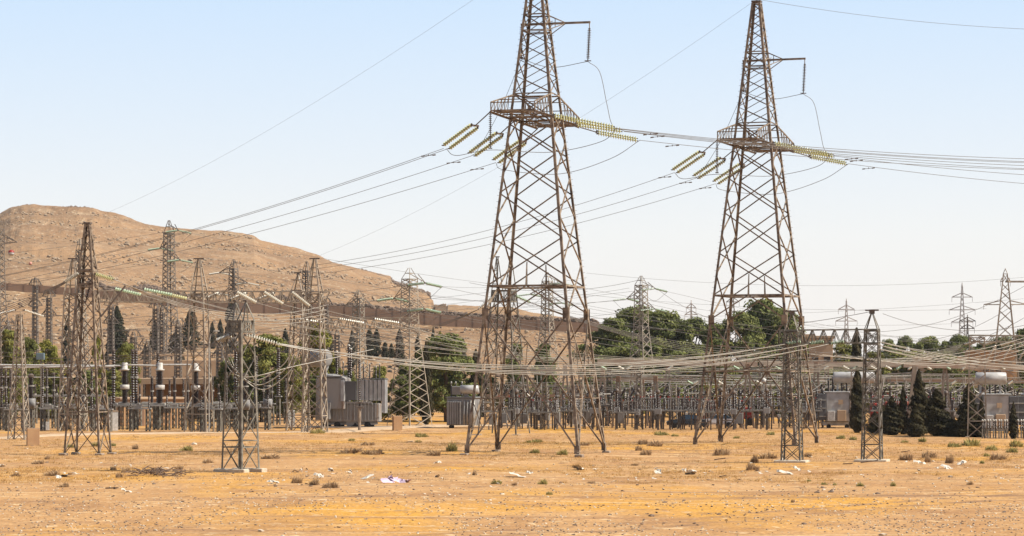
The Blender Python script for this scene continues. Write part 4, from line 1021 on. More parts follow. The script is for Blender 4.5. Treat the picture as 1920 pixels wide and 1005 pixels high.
def breaker(px, label, Y=YB):
    r = empty('circuit_breaker', (X(px, Y), Y, gz(X(px, Y), Y)), R(-10), label, 'circuit breaker', 'tall banded breakers')
    for dx in (-.45, .45): lattice_post(r, dx, 0, 0, 2.55, .5)
    mb = MB(); mb.bbox((0, 0, 2.62), (2.4, .9, .14), .03); mb.bbox((0, 0, 2.8), (1.3, .7, .2), .03); mb.build('platform', M['galv'], r)
    ins(r, (0, 0, 2.9), (0, 0, 4.35), .42, 12); mb = MB(); mb.lathe((0, 0, 4.35), (0, 0, 4.85), [(0, .46), (.04, .5), (.96, .5), (1, .46)], 14); mb.build('tank_band', M['white_cap'], r, True)
    ins(r, (0, 0, 4.85), (0, 0, 6.35), .42, 12)
    mb = MB(); mb.lathe((0, 0, 6.35), (0, 0, 7.25), [(0, .44), (.12, .5), (.2, .5), (.24, .33), (.85, .33), (1, .25)], 14); mb.build('cap', M['white_cap'], r, True)
    return r
for px, lab in ((234, 'banded circuit breaker with pale cap, left one of three behind the lone brown tower'), (300, 'banded circuit breaker with pale cap, middle one of three in front of the kiosk'), (367, 'banded circuit breaker with pale cap, right one of three, nearest the cage-topped column')): breaker(px, lab)
def post(px, py_top, Y, label, base=2.75, r=.2, m='brown_porcelain', group=None, z=None):
    zb = 0 if z is None else z; h = Z(py_top, Y)
    e = empty('post_insulator', (X(px, Y), Y, gz(X(px, Y), Y)), R(-8), label, 'post insulator', group)
    lattice_post(e, 0, 0, 0, base, .42)
    mb = MB(); mb.bbox((0, 0, base + .06), (.8, .6, .12), .02); mb.build('base_plate', M['galv'], e)
    half = (h - base) / 2
    ins(e, (0, 0, base + .12), (0, 0, base + half - .05), r, 10)
    mb = MB(); mb.tube([(0, 0, base + half - .08), (0, 0, base + half + .1)], r * 1.1, 10); mb.build('collar', M['galv'], e)
    ins(e, (0, 0, base + half + .08), (0, 0, h - .15), r, 10)
    mb = MB(); mb.lathe((0, 0, h - .18), (0, 0, h + .12), [(0, r * .8), (.5, r * .9), (1, r * .5)], 8); mb.bar((-.35, 0, h + .05), (.35, 0, h + .05), .06); mb.build('cap', M['fitting'], e)
    return e
where = {213: 'left of the banded breakers', 249: 'between the left and middle banded breakers, rear one', 255: 'between the left and middle banded breakers, front one', 296: 'behind the middle banded breaker'}
for px, lab in where.items(): post(px, 655 if px < 290 else 660, YB + (6 if px in (249, 296) else 1), 'tall dark post insulator ' + lab, 2.75, .24, group='tall dark posts')
post(522, 655, 300, 'tall dark post insulator standing alone left of the big transformer', 3.2, .26, group='tall dark posts')
post(442, 655, 286, 'tall dark post insulator behind the cage-topped column, left side', 2.6, .26, group='tall dark posts')
post(480, 668, 286, 'tall dark post insulator behind the cage-topped column, right side', 2.6, .26, group='tall dark posts')
for i, px in enumerate((285, 327, 352, 384, 398)): post(px, 706, YB + 8, f'shorter dark post insulator, {ordn[i] if i else "first"} from the left across the banded breakers'.replace('top', 'first').replace('lowest', 'sixth'), 2.6, .2, group='shorter dark posts')
lw_ = ['first', 'second', 'third', 'fourth', 'fifth', 'sixth', 'seventh', 'eighth', 'ninth', 'tenth', 'eleventh', 'twelfth', 'thirteenth']
for i, (px, top) in enumerate(((3, 690), (11, 694), (20, 695), (44, 692), (80, 690), (88, 694), (101, 700), (117, 690), (133, 690), (152, 700), (172, 692), (181, 694), (192, 700))):
    post(px, top, 272 + (i * 5) % 17, f'thin dark post insulator, {lw_[i]} from the left edge of the picture', 2.3 + .3 * (i % 2), .17, group='thin dark posts at the far left')
def cur_tr(px, top, Y, label, base=2.2):
    e = empty('current_transformer', (X(px, Y), Y, gz(X(px, Y), Y)), R(-8), label, 'current transformer', 'current transformers'); h = Z(top, Y)
    lattice_post(e, 0, 0, 0, base, .6)
    mb = MB(); mb.lathe((0, 0, base), (0, 0, base + 1.1), [(0, .42), (.08, .5), (.92, .5), (1, .44)], 14); mb.bbox((.3, -.45, base + .45), (.5, .35, .6), .03); mb.build('tank', M['tank'], e, True)
    mid = (base + 1.1 + h) / 2
    ins(e, (0, 0, base + 1.1), (0, 0, mid), .34, 10); mb = MB(); mb.tube([(0, 0, mid), (0, 0, mid + .14)], .38, 12); mb.build('collar', M['galv'], e)
    ins(e, (0, 0, mid + .14), (0, 0, h - .3), .32, 10); mb = MB(); mb.lathe((0, 0, h - .3), (0, 0, h + .1), [(0, .33), (.6, .36), (1, .15)], 12); mb.build('cap', M['fitting'], e)
cur_tr(58, 703, 278, 'grey-tanked current transformer behind the left tan marker box')
cur_tr(460, 700, 278, 'grey-tanked current transformer inside the outline of the cage-topped column')
cur_tr(502, 700, 284, 'grey-tanked current transformer right of the cage-topped column')
# bus tubes
for i, (x0, y0, x1, y1, Y, lab) in enumerate(((-60, 684, 236, 686, YB, 'pale bus tube from the left edge to the left banded breaker'), (-60, 690, 214, 687, YB - 4, 'lower pale bus tube at the far left'),
                                         (236, 684, 302, 686, YB, 'pale bus tube between the left and middle banded breakers'), (302, 684, 368, 684, YB, 'pale bus tube between the middle and right banded breakers'), (-60, 706, 130, 708, YB + 4, 'thin bus tube low at the far left'))):
    mb = MB(); mb.tube([P(x0, y0, Y), P(x1, y1, Y)], .10 if i < 4 else .05, 8); tag(mb.build('bus_tube', M['white_cap']), lab, 'bus tube')
for i, (x0, x1, py, Y) in enumerate(((206, 470, 757, YB + 3), (206, 480, 762, YB + 9), (60, 200, 742, YB + 6))):
    e = empty('frame_beam', P(x0, py, Y), 0, ['long steel frame linking the posts at breaker height, front one', 'long steel frame linking the posts at breaker height, rear one', 'steel frame linking the thin posts at the far left'][i], 'frame')
    mb = MB(); ln = X(x1, Y) - X(x0, Y); mb.bbox((ln / 2, 0, 0), (ln, .22, .2), .03); mb.build('rail', M['galv'], e); mb = MB(); mb.bbox((ln / 2, .6, -.05), (ln, .14, .16), .03); mb.build('rail', M['galv'], e)
    n = int(ln / 2.4)
    for k in range(n + 1): lattice_post(e, k * ln / n, .3, -Z(py, Y), -.1, .45)
    mb = MB()
    for k in range(n): mb.bbox(((k + .5) * ln / n, .3, .12), (.7, .5, .16), .02)
    mb.build('drive_box', M['galv'], e)

random.seed(14)
for i in range(16):
    px = (26, 52, 66, 106, 124, 144, 160, 262, 318, 344, 410, 425, 478, 494, 510, 536)[i]; post(px, random.choice((700, 712, 722)), 296 + (i * 7) % 24, f'slender dark post insulator in the rear row of the left yard, {ordinal(i + 1)} from the left', 2.4, .15, group='rear row posts of the left yard')
for i in range(9):
    px = (30, 96, 140, 190, 262, 330, 395, 430, 485)[i]; e = empty('equipment_frame', (X(px, 268 + (i * 5) % 14), 268 + (i * 5) % 14, -.05), R(-8), f'low lattice stand carrying switch boxes in the left yard, {ordinal(i + 1)} from the left', 'stand', 'low stands of the left yard')
    for dx in (-.9, .9): lattice_post(e, dx, 0, 0, 2.3, .42)
    mb = MB(); mb.bbox((0, 0, 2.38), (2.5, .5, .14), .02); mb.build('top_frame', M['galv'], e); mb = MB(); mb.bbox((-.2, 0, 2.62), (.9, .4, .34), .03); mb.build('switch_box', M['galv'], e)
    for dx in (-1.0, 1.0): ins(e, (dx, 0, 2.45), (dx, 0, 3.7), .12, 7, seg=8)
# small boxes, cabinets, buildings
def kiosk(px, Y, w, d, h, rz, label, m='stucco', name='marker_box', slab=None, side=None):
    e = empty(name, (X(px, Y), Y, gz(X(px, Y), Y) - .05), rz, label, name.replace('_', ' '))
    mb = MB(); mb.bbox((0, 0, h / 2), (w, d, h), .02); mb.build('body', M[m], e)
    if slab: mb = MB(); mb.bbox((0, 0, h + slab / 2), (w + slab * 2, d + slab * 2, slab), .02); mb.build('top_slab', M['stucco_pale'], e)
    if side:
        mb = MB(); mb.bbox((0, 0, h / 2), (w + .06, .12, h + .08), .02); mb.build('frame', M[side], e)
        mb = MB(); mb.box((-w * .1, -d / 2 - .03, -.02), (.25, .1, .2)); mb.build('foot_block', M['dark_stone'], e)
    return e
kiosk(62, 223, 1.05, .7, 1.5, R(16), 'small tan masonry marker box at the far left beside the road', side='brick_brown')
kiosk(745, 276, .95, .8, 1.55, R(14), 'small tan masonry marker box in front of the light pylon foot', side='brick_brown')
kiosk(211, 276, 1.0, .9, 2.1, R(20), 'pale grey metal cabinet beneath the left banded breaker', 'white_cap', 'metal_cabinet', .05)
kiosk(86, 275, .7, .5, .9, R(10), 'small white cabinet among the posts at the far left', 'white_cap', 'metal_cabinet')
kiosk(182, 280, .55, .5, 1.0, R(10), 'small white cabinet just behind the lone brown tower', 'white_cap', 'metal_cabinet')
kiosk(546, 292, .8, .7, 1.9, R(10), 'pale cabinet left of the big transformer', 'white_cap', 'metal_cabinet')
e = kiosk(278, 300, 7.6, 4.2, 3.1, R(25), 'low tan kiosk building with a flat slab roof behind the breakers', 'stucco', 'yard_building', .22)
mb = MB(); mb.box((-1.6, -2.12, 1.0), (1.0, .08, 2.0)); mb.build('door', M['brick_brown'], e); mb = MB(); mb.box((1.5, -2.12, 1.9), (1.1, .08, .7)); mb.build('window', M['dark_opening'], e)
e = empty('control_building', (X(355, 338), 338, -.1), R(-4), 'long flat-roofed tan control building in deep shade behind the breakers', 'building')
mb = MB(); mb.bbox((0, 4.5, 2.3), (13, 2, 4.6), .03); mb.bbox((6.75, 1.0, 2.3), (.5, 6.5, 4.6), .03); mb.build('wall', M['stucco'], e); mb = MB(); mb.bbox((0, 1.2, 5.0), (14, 9, .75), .03); mb.build('roof', M['stucco_pale'], e)  # right end wall added to block the sun and keep the front shaded
for x in (-6.6, -3.3, 0, 3.3, 6.6): mb = MB(); mb.bbox((x, -2.9, 2.3), (.35, .35, 4.6), .03); mb.build('column', M['stucco'], e)
for x in (-4.4, -1.5, 1.5, 4.4):
    mb = MB(); mb.box((x, 3.47, 1.9), (1.8, .1, 1.6)); w_ = mb.build('window', M['stucco_pale'], e); mb = MB(); mb.box((x, 3.4, 1.9), (1.5, .06, 1.3)); mb.build('pane', M['car_glass'], w_)
e = empty('control_building', (X(120, 345), 345, -.1), R(-4), 'low brown flat-roofed building behind the lone brown tower', 'building')
mb = MB(); mb.bbox((0, 3, 1.9), (11, 6, 3.8), .03); mb.build('wall', M['stucco'], e); mb = MB(); mb.bbox((0, 1.8, 5.0), (12, 9, .7), .03); mb.build('roof', M['stucco'], e)
mb = MB(); mb.box((0, -.06, 2.4), (4, .1, 1.2)); mb.build('window', M['dark_opening'], e)
e = empty('terrace_wall', P(330, 700, 372), R(-2), 'pale tan terrace wall below the cypresses behind the left yard', 'wall')
mb = MB(); mb.bbox((0, 0, -1.2), (19, 1.2, 6.2), .05); mb.build('wall_face', M['stucco_pale'], e); mb = MB(); mb.bbox((0, 3, 2.6), (19.4, 6, .3), .05); mb.build('coping', M['stucco_pale'], e)
# right-hand tan blocks and walls behind the yard
def block(px, Y, py0, py1, wpx, label, m='stucco_pale', win=2, d=8):
    zt_ = Z(py0, Y); w = wpx / F * Y; e = empty('tan_building', (X(px, Y), Y + d / 2, -.5), R(-6), label, 'building')
    mb = MB(); mb.bbox((0, 0, zt_ / 2), (w, d, zt_), .03); mb.build('wall', M[m], e); mb = MB(); mb.bbox((0, 0, zt_ + .2), (w + .6, d + .6, .35), .03); mb.build('roof', M['stucco_pale'], e)
    for i in range(win):
        mb = MB(); mb.box(((i + .5) / win * w - w / 2, -d / 2 - .02, zt_ * .72), (1.2, .1, 1.3)); f_ = mb.build('window', M['stucco'], e)
        mb = MB(); mb.box(((i + .5) / win * w - w / 2, -d / 2 - .06, zt_ * .72), (.95, .08, 1.05)); mb.build('pane', M['dark_opening'], f_)
block(1545, 380, 628, 700, 44, 'tall tan building left of the dark treetop behind the right truss beam')
block(1515, 420, 625, 700, 30, 'tan building block furthest back behind the right pylon', win=1)
block(1780, 420, 668, 700, 120, 'long low tan building among the trees at the right', win=7)
block(1865, 440, 655, 700, 90, 'tan building at the right edge behind the far gantry', 'stucco', win=4)
block(1130, 400, 714, 730, 60, 'low pale building beyond the yard between the big pylons', win=3)
kiosk(1332, 330, 3.4, 2.2, 2.4, R(-6), 'pink shed between the legs of the right pylon', 'pink_panel', 'pink_shed', .2)
e = empty('far_fence', (X(1100, 345), 345, -.3), R(0), 'thin railing fence on the slope behind the yard', 'fence')
mb = MB(); mb.bar((-6, 0, 4.6), (12, 0, 4.6), .08); mb.bar((-6, 0, 3.2), (12, 0, 3.2), .08); mb.build('rail', M['galv'], e)
for i in range(37): mb = MB(); mb.bar((-6 + i * .5, 0, 0), (-6 + i * .5, 0, 4.6), .05); mb.build('picket', M['galv'], e)

# ------------------------------------------------------------------ transformers
def wheel(parent, x, y, z, r=.35):
    mb = MB(); mb.lathe((x, y - .12, z), (x, y + .12, z), [(0, r * .8), (.1, r), (.9, r), (1, r * .8)], 12); mb.build('wheel', M['tyre'], parent)
def radiator(parent, x, y, z0, z1, w, m='fin', d=1.1, n=5):
    mb = MB()
    for i in range(n): mb.bbox((x, y - d / 2 + (i + .5) * d / n, (z0 + z1) / 2), (w, d / n * .55, z1 - z0), .02)
    mb.tube([(x - w * .3, y - d / 2, z1 - .15), (x - w * .3, y + d / 2, z1 - .15)], .06, 6); mb.tube([(x - w * .3, y - d / 2, z0 + .15), (x - w * .3, y + d / 2, z0 + .15)], .06, 6)
    mb.build('radiator', M[m], parent)
def bushing(parent, x, y, z0, z1, r=.16, lean=0):
    mb = MB(); mb.sheds((x, y, z0), (x + lean, y, z1), r, 12, 8); o = mb.build('bushing', M['brown_porcelain'], parent, True)
    mb = MB(); mb.lathe((x + lean, y, z1), (x + lean * 1.1, y, z1 + .3), [(0, r * .8), (.5, r), (1, .04)], 8); mb.build('terminal_cap', M['galv'], o, True)
Y = 287.0; T0 = empty('power_transformer', (X(590, Y), Y, -.05), R(-9), 'huge grey rust-streaked power transformer with a big oil drum on top', 'transformer')
mb = MB(); mb.bbox((1.75, 1.6, 3.9), (3.3, 3.2, 3.5), .18); mb.build('tank', M['tank_rust'], T0)
mb = MB(); mb.bbox((1.6, 1.5, 5.72), (2.9, 3.4, .12), .04); mb.lathe((1.7, .9, 5.75), (1.7, .9, 6.0), [(0, 1.0), (.5, .95), (1, .4)], 16); mb.build('cover', M['tank'], T0)
mb = MB(); mb.bbox((3.9, 1.8, 1.75), (6.0, 2.6, 2.0), .12)
for i in range(15): mb.bbox((1.2 + i * .4, .42, 1.85), (.09, .2, 1.9), .02)
mb.bbox((4.2, .5, 2.85), (4.4, .35, .22), .03); mb.build('lower_tank', M['tank_rust'], T0)
mb = MB(); mb.lathe((3.9, .6, .72), (3.9, 2.6, .72), [(0, .1), (.02, .6), (.98, .6), (1, .1)], 14); mb.bbox((3.9, 1.6, .55), (5.4, 1.8, .35), .1); mb.build('base_frame', M['tank'], T0)
mb = MB(); mb.box((.6, 1.6, 3.9), (.6, 2.4, 2.6)); mb.build('side_louvre', M['fin_dark'], T0)
mb = MB(); mb.bbox((4.0, .35, 4.15), (1.25, .3, 2.1), .03); mb.build('dark_panel', M['fin_dark'], T0)
mb = MB(); mb.bbox((3.15, .1, 4.15), (.4, .5, 2.3), .03); mb.build('pillar_duct', M['fin'], T0)
for i in range(7): radiator(T0, 4.85 + i * .47, 1.0, 3.05 if i < 6 else 1.7, 5.35, .38, 'fin', 1.5, 3)
for i in range(3): radiator(T0, 4.9 + i * 1.0, 2.9, 3.05, 5.35, .5, 'fin_dark', 1.2, 3)
mb = MB(); mb.bbox((6.2, 1.2, 5.45), (3.3, 1.7, .12), .03); mb.build('radiator_header', M['fin_dark'], T0)
cb = empty('cabinet_group', (0, 0, 0)) if False else None
mb = MB(); mb.bbox((1.25, -.35, 1.95), (1.15, .7, 1.85), .04); cbn = mb.build('cabinet', M['tank'], T0); mb = MB(); mb.bbox((1.2, -.74, 1.95), (.95, .06, 1.6), .01); mb.build('cabinet_door', M['fin'], cbn)
mb = MB(); mb.bbox((.35, .3, 1.6), (.6, .5, 1.3), .04); mb.build('cabinet', M['tank'], T0)
mb = MB(); ax = Vector((-.72, .69, 0)).normalized(); ce = Vector((1.2, .0, 7.75)); mb.lathe(ce, ce + ax * 3.3, [(0, .1), (.004, .95), (.02, 1.0), (.98, 1.0), (1, .9)], 24); cons = mb.build('oil_drum', M['tank'], T0, True)
mb = MB(); mb.lathe(ce - ax * .06, ce + ax * .01, [(0, .28), (1, .30)], 12); mb.box(ce - ax * .05 + Vector((.0, 0, .5)), (.12, .1, .3)); mb.build('gauge', M['fin_dark'], cons)
mb = MB(); mb.tube([(1.1, .7, 6.9), (.9, .75, 6.4), (.75, .8, 5.8)], .36, 12); mb.bbox((.8, .9, 5.95), (.8, .8, .4), .05); mb.build('drum_neck', M['tank'], T0, True)
for x in (.9, 2.4, 4.2, 5.8): wheel(T0, x, .75, .36, .38); wheel(T0, x, 2.6, .36, .38)
for x, y, z0, z1 in ((1.9, 2.6, 5.9, 8.3), (3.35, 2.2, 5.6, 9.0), (3.7, 1.6, 5.5, 8.6), (2.9, 1.4, 5.7, 7.1), (5.2, 1.4, 5.4, 7.0), (5.9, 1.4, 5.4, 6.9), (6.6, 1.4, 5.4, 6.6), (6.9, 1.9, 5.4, 6.9)): bushing(T0, x, y, z0, z1, .2 if z1 > 8 else .1)
e = empty('post_insulator', (X(674, 276), 276, -.05), 0, 'thin dark post insulator on a grey pole in front of the big transformer', 'post insulator')
mb = MB(); mb.tube([(0, 0, 0), (0, 0, 2.4)], .16, 8); mb.build('pole', M['concrete'], e); ins(e, (0, 0, 2.4), (0, 0, 7.6), .15, 26); mb = MB(); mb.bbox((0, 0, 2.5), (.9, .4, .15), .02); mb.bbox((0, -.1, 3.0), (.6, .2, .12), .02); mb.build('bracket', M['fitting'], e)
mb = MB(); mb.bbox((X(650, 287), 289, .02), (9.5, 5.5, .2), .03); tag(mb.build('concrete_slab', M['concrete']), 'concrete slab under the big grey transformer', 'slab')

def mid_transformer(px, Y, label):
    e = empty('power_transformer', (X(px, Y), Y, -.05), R(-12), label, 'transformer')
    mb = MB(); mb.bbox((0, 1.2, 1.9), (3.2, 2.4, 3.0), .08); mb.build('tank', M['tank'], e)
    mb = MB(); mb.bbox((0, 1.2, 3.45), (3.4, 2.6, .1), .03); mb.build('cover', M['tank'], e)
    for i in range(6): mb = MB(); mb.bbox((-1.35 + i * .26, -.15, 1.75), (.22, .3, 2.5), .03); mb.build('radiator', M['tank'], e)
    for i in range(4): mb = MB(); mb.tube([(.4 + i * .35, -.05, .5), (.4 + i * .35, -.15, 1.5), (.45 + i * .35, -.05, 3.1)], .1, 8); mb.build('cooling_pipe', M['galv'], e, True)
    mb = MB(); mb.lathe((-.1, .3, 4.3), (2.0, .3, 4.3), [(0, .1), (.02, .48), (.98, .48), (1, .1)], 16); mb.build('oil_drum', M['white_tank'], e, True)
    mb = MB(); mb.bbox((-.5, .4, 4.2), (1.0, 1.0, .9), .05); mb.bbox((.5, .4, 3.7), (.5, .5, .6), .04); mb.build('drum_support', M['tank'], e)
    for x in (-1.4, -.9, -.2, 1.3): bushing(e, x, 1.4, 3.5, 4.9, .1)
    for x in (-1.1, 1.1): wheel(e, x, .3, .25, .28)
    return e
mid_transformer(864, 284, 'dark grey transformer with small white drum at the left leg of the middle pylon')
def white_transformer(px, Y, label, s=1.0, drumside=1, drum_l=3.8):
    e = empty('power_transformer', (X(px, Y), Y, -.05), R(-4), label, 'transformer')
    mb = MB(); mb.bbox((0, 1.4, 2.35), (2.6, 2.8, 3.2), .08); mb.build('tank', M['white_tank'], e)
    mb = MB(); mb.bbox((0, 1.4, 4.0), (3.0, 3.0, .12), .03); mb.bbox((0, 1.4, .5), (3.2, 2.4, .45), .05); mb.build('cover', M['white_tank'], e)
    for sx in (-1.75, 1.75):
        for i in range(3): mb = MB(); mb.bbox((sx, .1 + i * .55, 2.35), (.9, .4, 2.9), .03); r_ = mb.build('radiator', M['fin_dark'], e)
        for h in (1.3, 2.2, 3.1): mb = MB(); mb.bbox((sx, -.12, h), (.95, .05, .1), .01); mb.build('radiator_band', M['galv'], e)
    mb = MB(); mb.bbox((-.75, -.2, 1.35), (.8, .5, 1.1), .03); mb.build('cabinet', M['white_cap'], e)
    mb = MB(); mb.bbox((.4, -.2, 1.4), (.95, .5, 1.2), .03); mb.build('cabinet', M['stucco_pale'], e)
    mb = MB(); mb.box((.3, -.06, 2.9), (.5, .06, .5)); mb.build('name_plate', M['stucco_pale'], e)
    x0 = -.5 if drumside > 0 else -2
    mb = MB(); mb.lathe((x0, .8, 5.6), (x0 + drum_l, .7, 5.6), [(0, .1), (.01, .55), (.03, .62), (.97, .62), (.99, .55), (1, .1)], 20); d_ = mb.build('oil_drum', M['white_tank'], e, True)
    mb = MB(); mb.lathe((x0 + drum_l, .7, 5.6), (x0 + drum_l + .06, .7, 5.6), [(0, .2), (1, .2)], 10); mb.build('gauge', M['fin_dark'], d_)
    for dx in (.5, drum_l - .6): mb = MB(); mb.bar((x0 + dx, .8, 4.0), (x0 + dx, .8, 5.1), .2); mb.build('drum_support', M['white_tank'], e)
    for i, x in enumerate((-1.0, -.5, 0, .5, 1.0)): bushing(e, x, .9 + .4 * (i % 2), 4.05, 5.2 + .2 * (i % 2), .12)
    for x in (-1, 1): wheel(e, x, .3, .2, .25)
    return e
white_transformer(1571, 288, 'white transformer with long drum just left of the tallest front cypress', drum_l=4.6)
white_transformer(1868, 262, 'white transformer with thick white drum between two cypresses at the right edge', drumside=-1, drum_l=3.1)
white_transformer(1948, 262, 'white transformer cut off by the right edge of the picture')

# ================================================================== RIGHT YARD
def proto_disconnector():
    e = empty('disconnector', (0, 0, 0)); 
    for x in (-.9, .9):
        mb = MB(); mb.bar((x, 0, 0), (x, 0, 2.3), .12); mb.bar((x, .6, 0), (x, .6, 2.3), .12); mb.bar((x, 0, .4), (x, .6, 2.0), .06); mb.build('leg', M['yard_dark'], e)
    mb = MB(); mb.bbox((0, .3, 2.38), (2.4, .7, .16), .02); mb.bar((-1.2, 0, 1.2), (1.2, 0, 1.2), .07); mb.build('base_frame', M['yard_metal'], e)
    for x in (-.9, 0, .9): ins(e, (x, .3, 2.46), (x, .3, 3.95), .13, 8, seg=8); mb = MB(); mb.bar((x - .15, .3, 4.02), (x + .15, .3, 4.02), .12); mb.build('contact', M['yard_metal'], e)
    mb = MB(); mb.tube([(-.9, .3, 4.1), (.05, .3, 4.15)], .045, 6); mb.tube([(.9, .3, 4.1), (.35, .3, 5.0)], .05, 6); mb.build('blade', M['yard_metal'], e)
    mb = MB(); mb.bbox((.9, -.15, 1.2), (.35, .25, .5), .02); mb.build('drive_box', M['white_cap'], e)
    return e
def proto_bank():
    e = empty('insulator_bank', (0, 0, 0))
    for x in (-1.1, 0, 1.1): mb = MB(); mb.bar((x, 0, 0), (x, 0, 1.9), .14); mb.build('leg', M['yard_dark'], e)
    mb = MB(); mb.bbox((0, 0, 1.98), (3.0, .5, .16), .02); mb.build('base_frame', M['yard_metal'], e)
    for x in (-1.3, -.78, -.26, .26, .78, 1.3):
        ins(e, (x, 0, 2.06), (x, 0, 3.2), .10, 8, seg=7)
    mb = MB(); mb.bbox((0, 0, 3.26), (2.9, .12, .08), .02); mb.build('top_bar', M['yard_metal'], e)
    mb = MB()
    for x in (-1.3, -.26, .78): mb.bbox((x, -.05, 3.38), (.1, .1, .14), .02)
    mb.build('phase_marker', M['red'], e)
    return e
def proto_ct():
    e = empty('current_transformer', (0, 0, 0)); mb = MB(); mb.bar((0, 0, 0), (0, 0, 1.7), .22); mb.build('pedestal', M['yard_dark'], e)
    mb = MB(); mb.bbox((0, 0, 2.0), (.7, .6, .6), .04); mb.build('tank', M['tank'], e); ins(e, (0, 0, 2.3), (0, 0, 3.9), .21, 9, seg=9)
    mb = MB(); mb.lathe((0, 0, 3.9), (0, 0, 4.35), [(0, .2), (.3, .25), (.75, .2), (1, .06)], 10); mb.build('cap', M['fitting'], e, True); return e
def proto_brk():
    e = empty('circuit_breaker', (0, 0, 0)); mb = MB(); mb.bbox((0, 0, 1.2), (.8, .6, 1.2), .04); mb.bar((-.45, 0, 0), (-.45, 0, .5), .12); mb.bar((.45, 0, 0), (.45, 0, .5), .12); mb.build('cabinet', M['tank'], e)
    mb = MB(); mb.bbox((0, 0, 1.98), (2.6, .5, .18), .03); mb.build('base_frame', M['yard_metal'], e)
    for x in (-1.1, 0, 1.1): ins(e, (x, 0, 2.1), (x, 0, 3.5), .15, 8, seg=8); ins(e, (x, 0, 3.6), (x + .5, 0, 4.5), .15, 6, seg=8); mb = MB(); mb.bbox((x, 0, 3.55), (.35, .3, .16), .03); mb.build('head', M['yard_metal'], e)
    return e
zone = lambda px: ('behind the legs of the middle pylon' if px < 1125 else 'between the two big pylons' if px < 1310 else 'behind the legs of the right pylon' if px < 1535 else 'around the tall front cypress' if px < 1660 else 'behind the cypress row at the right')
kinds = [('disconnector', proto_disconnector(), 'disconnector with raised silver blade'), ('insulator bank', proto_bank(), 'rack of six short dark insulators'),
         ('current transformer', proto_ct(), 'silver-capped transformer'), ('circuit breaker', proto_brk(), 'breaker above a white cabinet')]
used = [False] * 4
random.seed(21)
def place_kind(k, px, Y, rz):
    cat, pr, lab = kinds[k]
    if not used[k]: o = pr; used[k] = True; o.location = (X(px, Y), Y, -.05); o.rotation_euler = (0, 0, rz)
    else: o = place_copy(pr, (X(px, Y), Y, -.05), rz)
    s = random.uniform(.92, 1.08); o.scale = (s, s, s)
    o['category'] = cat; o['label'] = lab + ' ' + zone(px); o['group'] = cat + 's ' + zone(px)
for row, (Y, ks) in enumerate(((279, (1, 3, 1, 2)), (286, (2, 0, 1, 3)), (283, (1, 1, 3, 2)), (291, (0, 2, 0, 1)), (301, (0, 3, 2, 2)), (313, (0, 1, 0, 0)), (327, (0, 2, 3, 0)))):
    px = 905 + row * 13 if row > 2 else 925 + row * 18
    while px < 1960:
        if row < 3 and (1530 < px < 1640 or px > 1830): px += 30; continue
        if row < 3 and px > 1650 and random.random() < .5: px += 30; continue
        place_kind(random.choice(ks), px + random.uniform(-4, 4), Y + random.uniform(-1.5, 1.5), R(-6) + random.choice((0, 0, R(90))))
        px += random.uniform(26, 46) * (1.35 if row < 2 else 1)
for i in range(26):       # fence of stubby dark posts before the right-edge transformer
    px = 1842 + i * 5.2
    if 1893 < px < 1906: continue
    e = empty('stub_post', (X(px, 246), 246 + .3 * (i % 2), -.05), 0, 'stubby dark post before the right-edge transformers', 'post', 'stubby dark posts at the right edge')
    mb = MB(); mb.bar((0, 0, 0), (0, 0, .9), .12); mb.build('stump', M['grey_steel'], e); ins(e, (0, 0, .9), (0, 0, 1.6), .11, 5, seg=7); mb = MB(); mb.lathe((0, 0, 1.6), (0, 0, 1.8), [(0, .1), (.5, .13), (1, .04)], 8); mb.build('cap', M['galv'], e)

# concrete A-frame gantries
def aframe(px, Y, h, label, sp=.7, m='concrete', lean=0):
    e = empty('a_frame_post', (X(px, Y), Y, -.1), R(-6), label, 'post', None)
    for s in (-1, 1): mb = MB(); mb.bar((s * sp, 0, 0), (s * .12 + lean, 0, h), .26, .22); mb.build('leg', M[m], e)
    mb = MB(); mb.bbox((lean, 0, h + .3), (.5, .35, .6), .03); mb.build('head', M['brick_brown'], e)
    mb = MB(); mb.bar((-sp * .6, 0, h * .4), (sp * .6, 0, h * .4), .14); mb.build('tie', M[m], e)
for px, Y, h, lab in ((1130, 300, 6.0, 'concrete A-frame post at the right leg of the middle pylon'), (1159, 289, 5.2, 'concrete A-frame post carrying the left end of the small beige beam'), (1229, 289, 5.2, 'concrete A-frame post carrying the right end of the small beige beam'),
                      (1187, 306, 6.8, 'tall concrete A-frame post behind the small beige beam'), (1204, 300, 5.0, 'short concrete A-frame post under the small beige beam'), (1252, 318, 6.6, 'rust-topped concrete A-frame post right of the small beige beam'),
                      (1338, 296, 6.8, 'concrete A-frame post inside the left legs of the right pylon'), (1402, 290, 6.6, 'concrete A-frame post in the middle of the right pylon portal'), (1440, 310, 6.6, 'concrete A-frame post right of the pylon portal middle'),
                      (1530, 300, 6.8, 'concrete A-frame post just right of the right pylon foot'), (1550, 318, 6.8, 'concrete A-frame post behind the white long-drum transformer'), (1648, 300, 6.8, 'concrete A-frame post right of the right gantry column'),
                      (1772, 300, 6.6, 'concrete A-frame post rising behind the broad cypress'), (1860, 320, 6.6, 'concrete A-frame post behind the thick white drum'), (1060, 310, 6.4, 'concrete A-frame post seen through the middle pylon'), (985, 305, 6.4, 'concrete A-frame post left inside the middle pylon')):
    aframe(px, Y, h, lab, .65 + .02 * (h - 5))
e = empty('leaning_post', P(1702, 812, 262), 0, 'tall brown concrete post leaning beside the cypress row', 'post'); e.location.z = -.1
mb = MB(); mb.bar((0, 0, 0), (.7, 0, 6.9), .42, .4); mb.build('shaft', M['concrete'], e); mb = MB(); mb.bar((.95, .1, 2.5), (.95, .1, 6.8), .14); mb.build('stay', M['galv'], e)
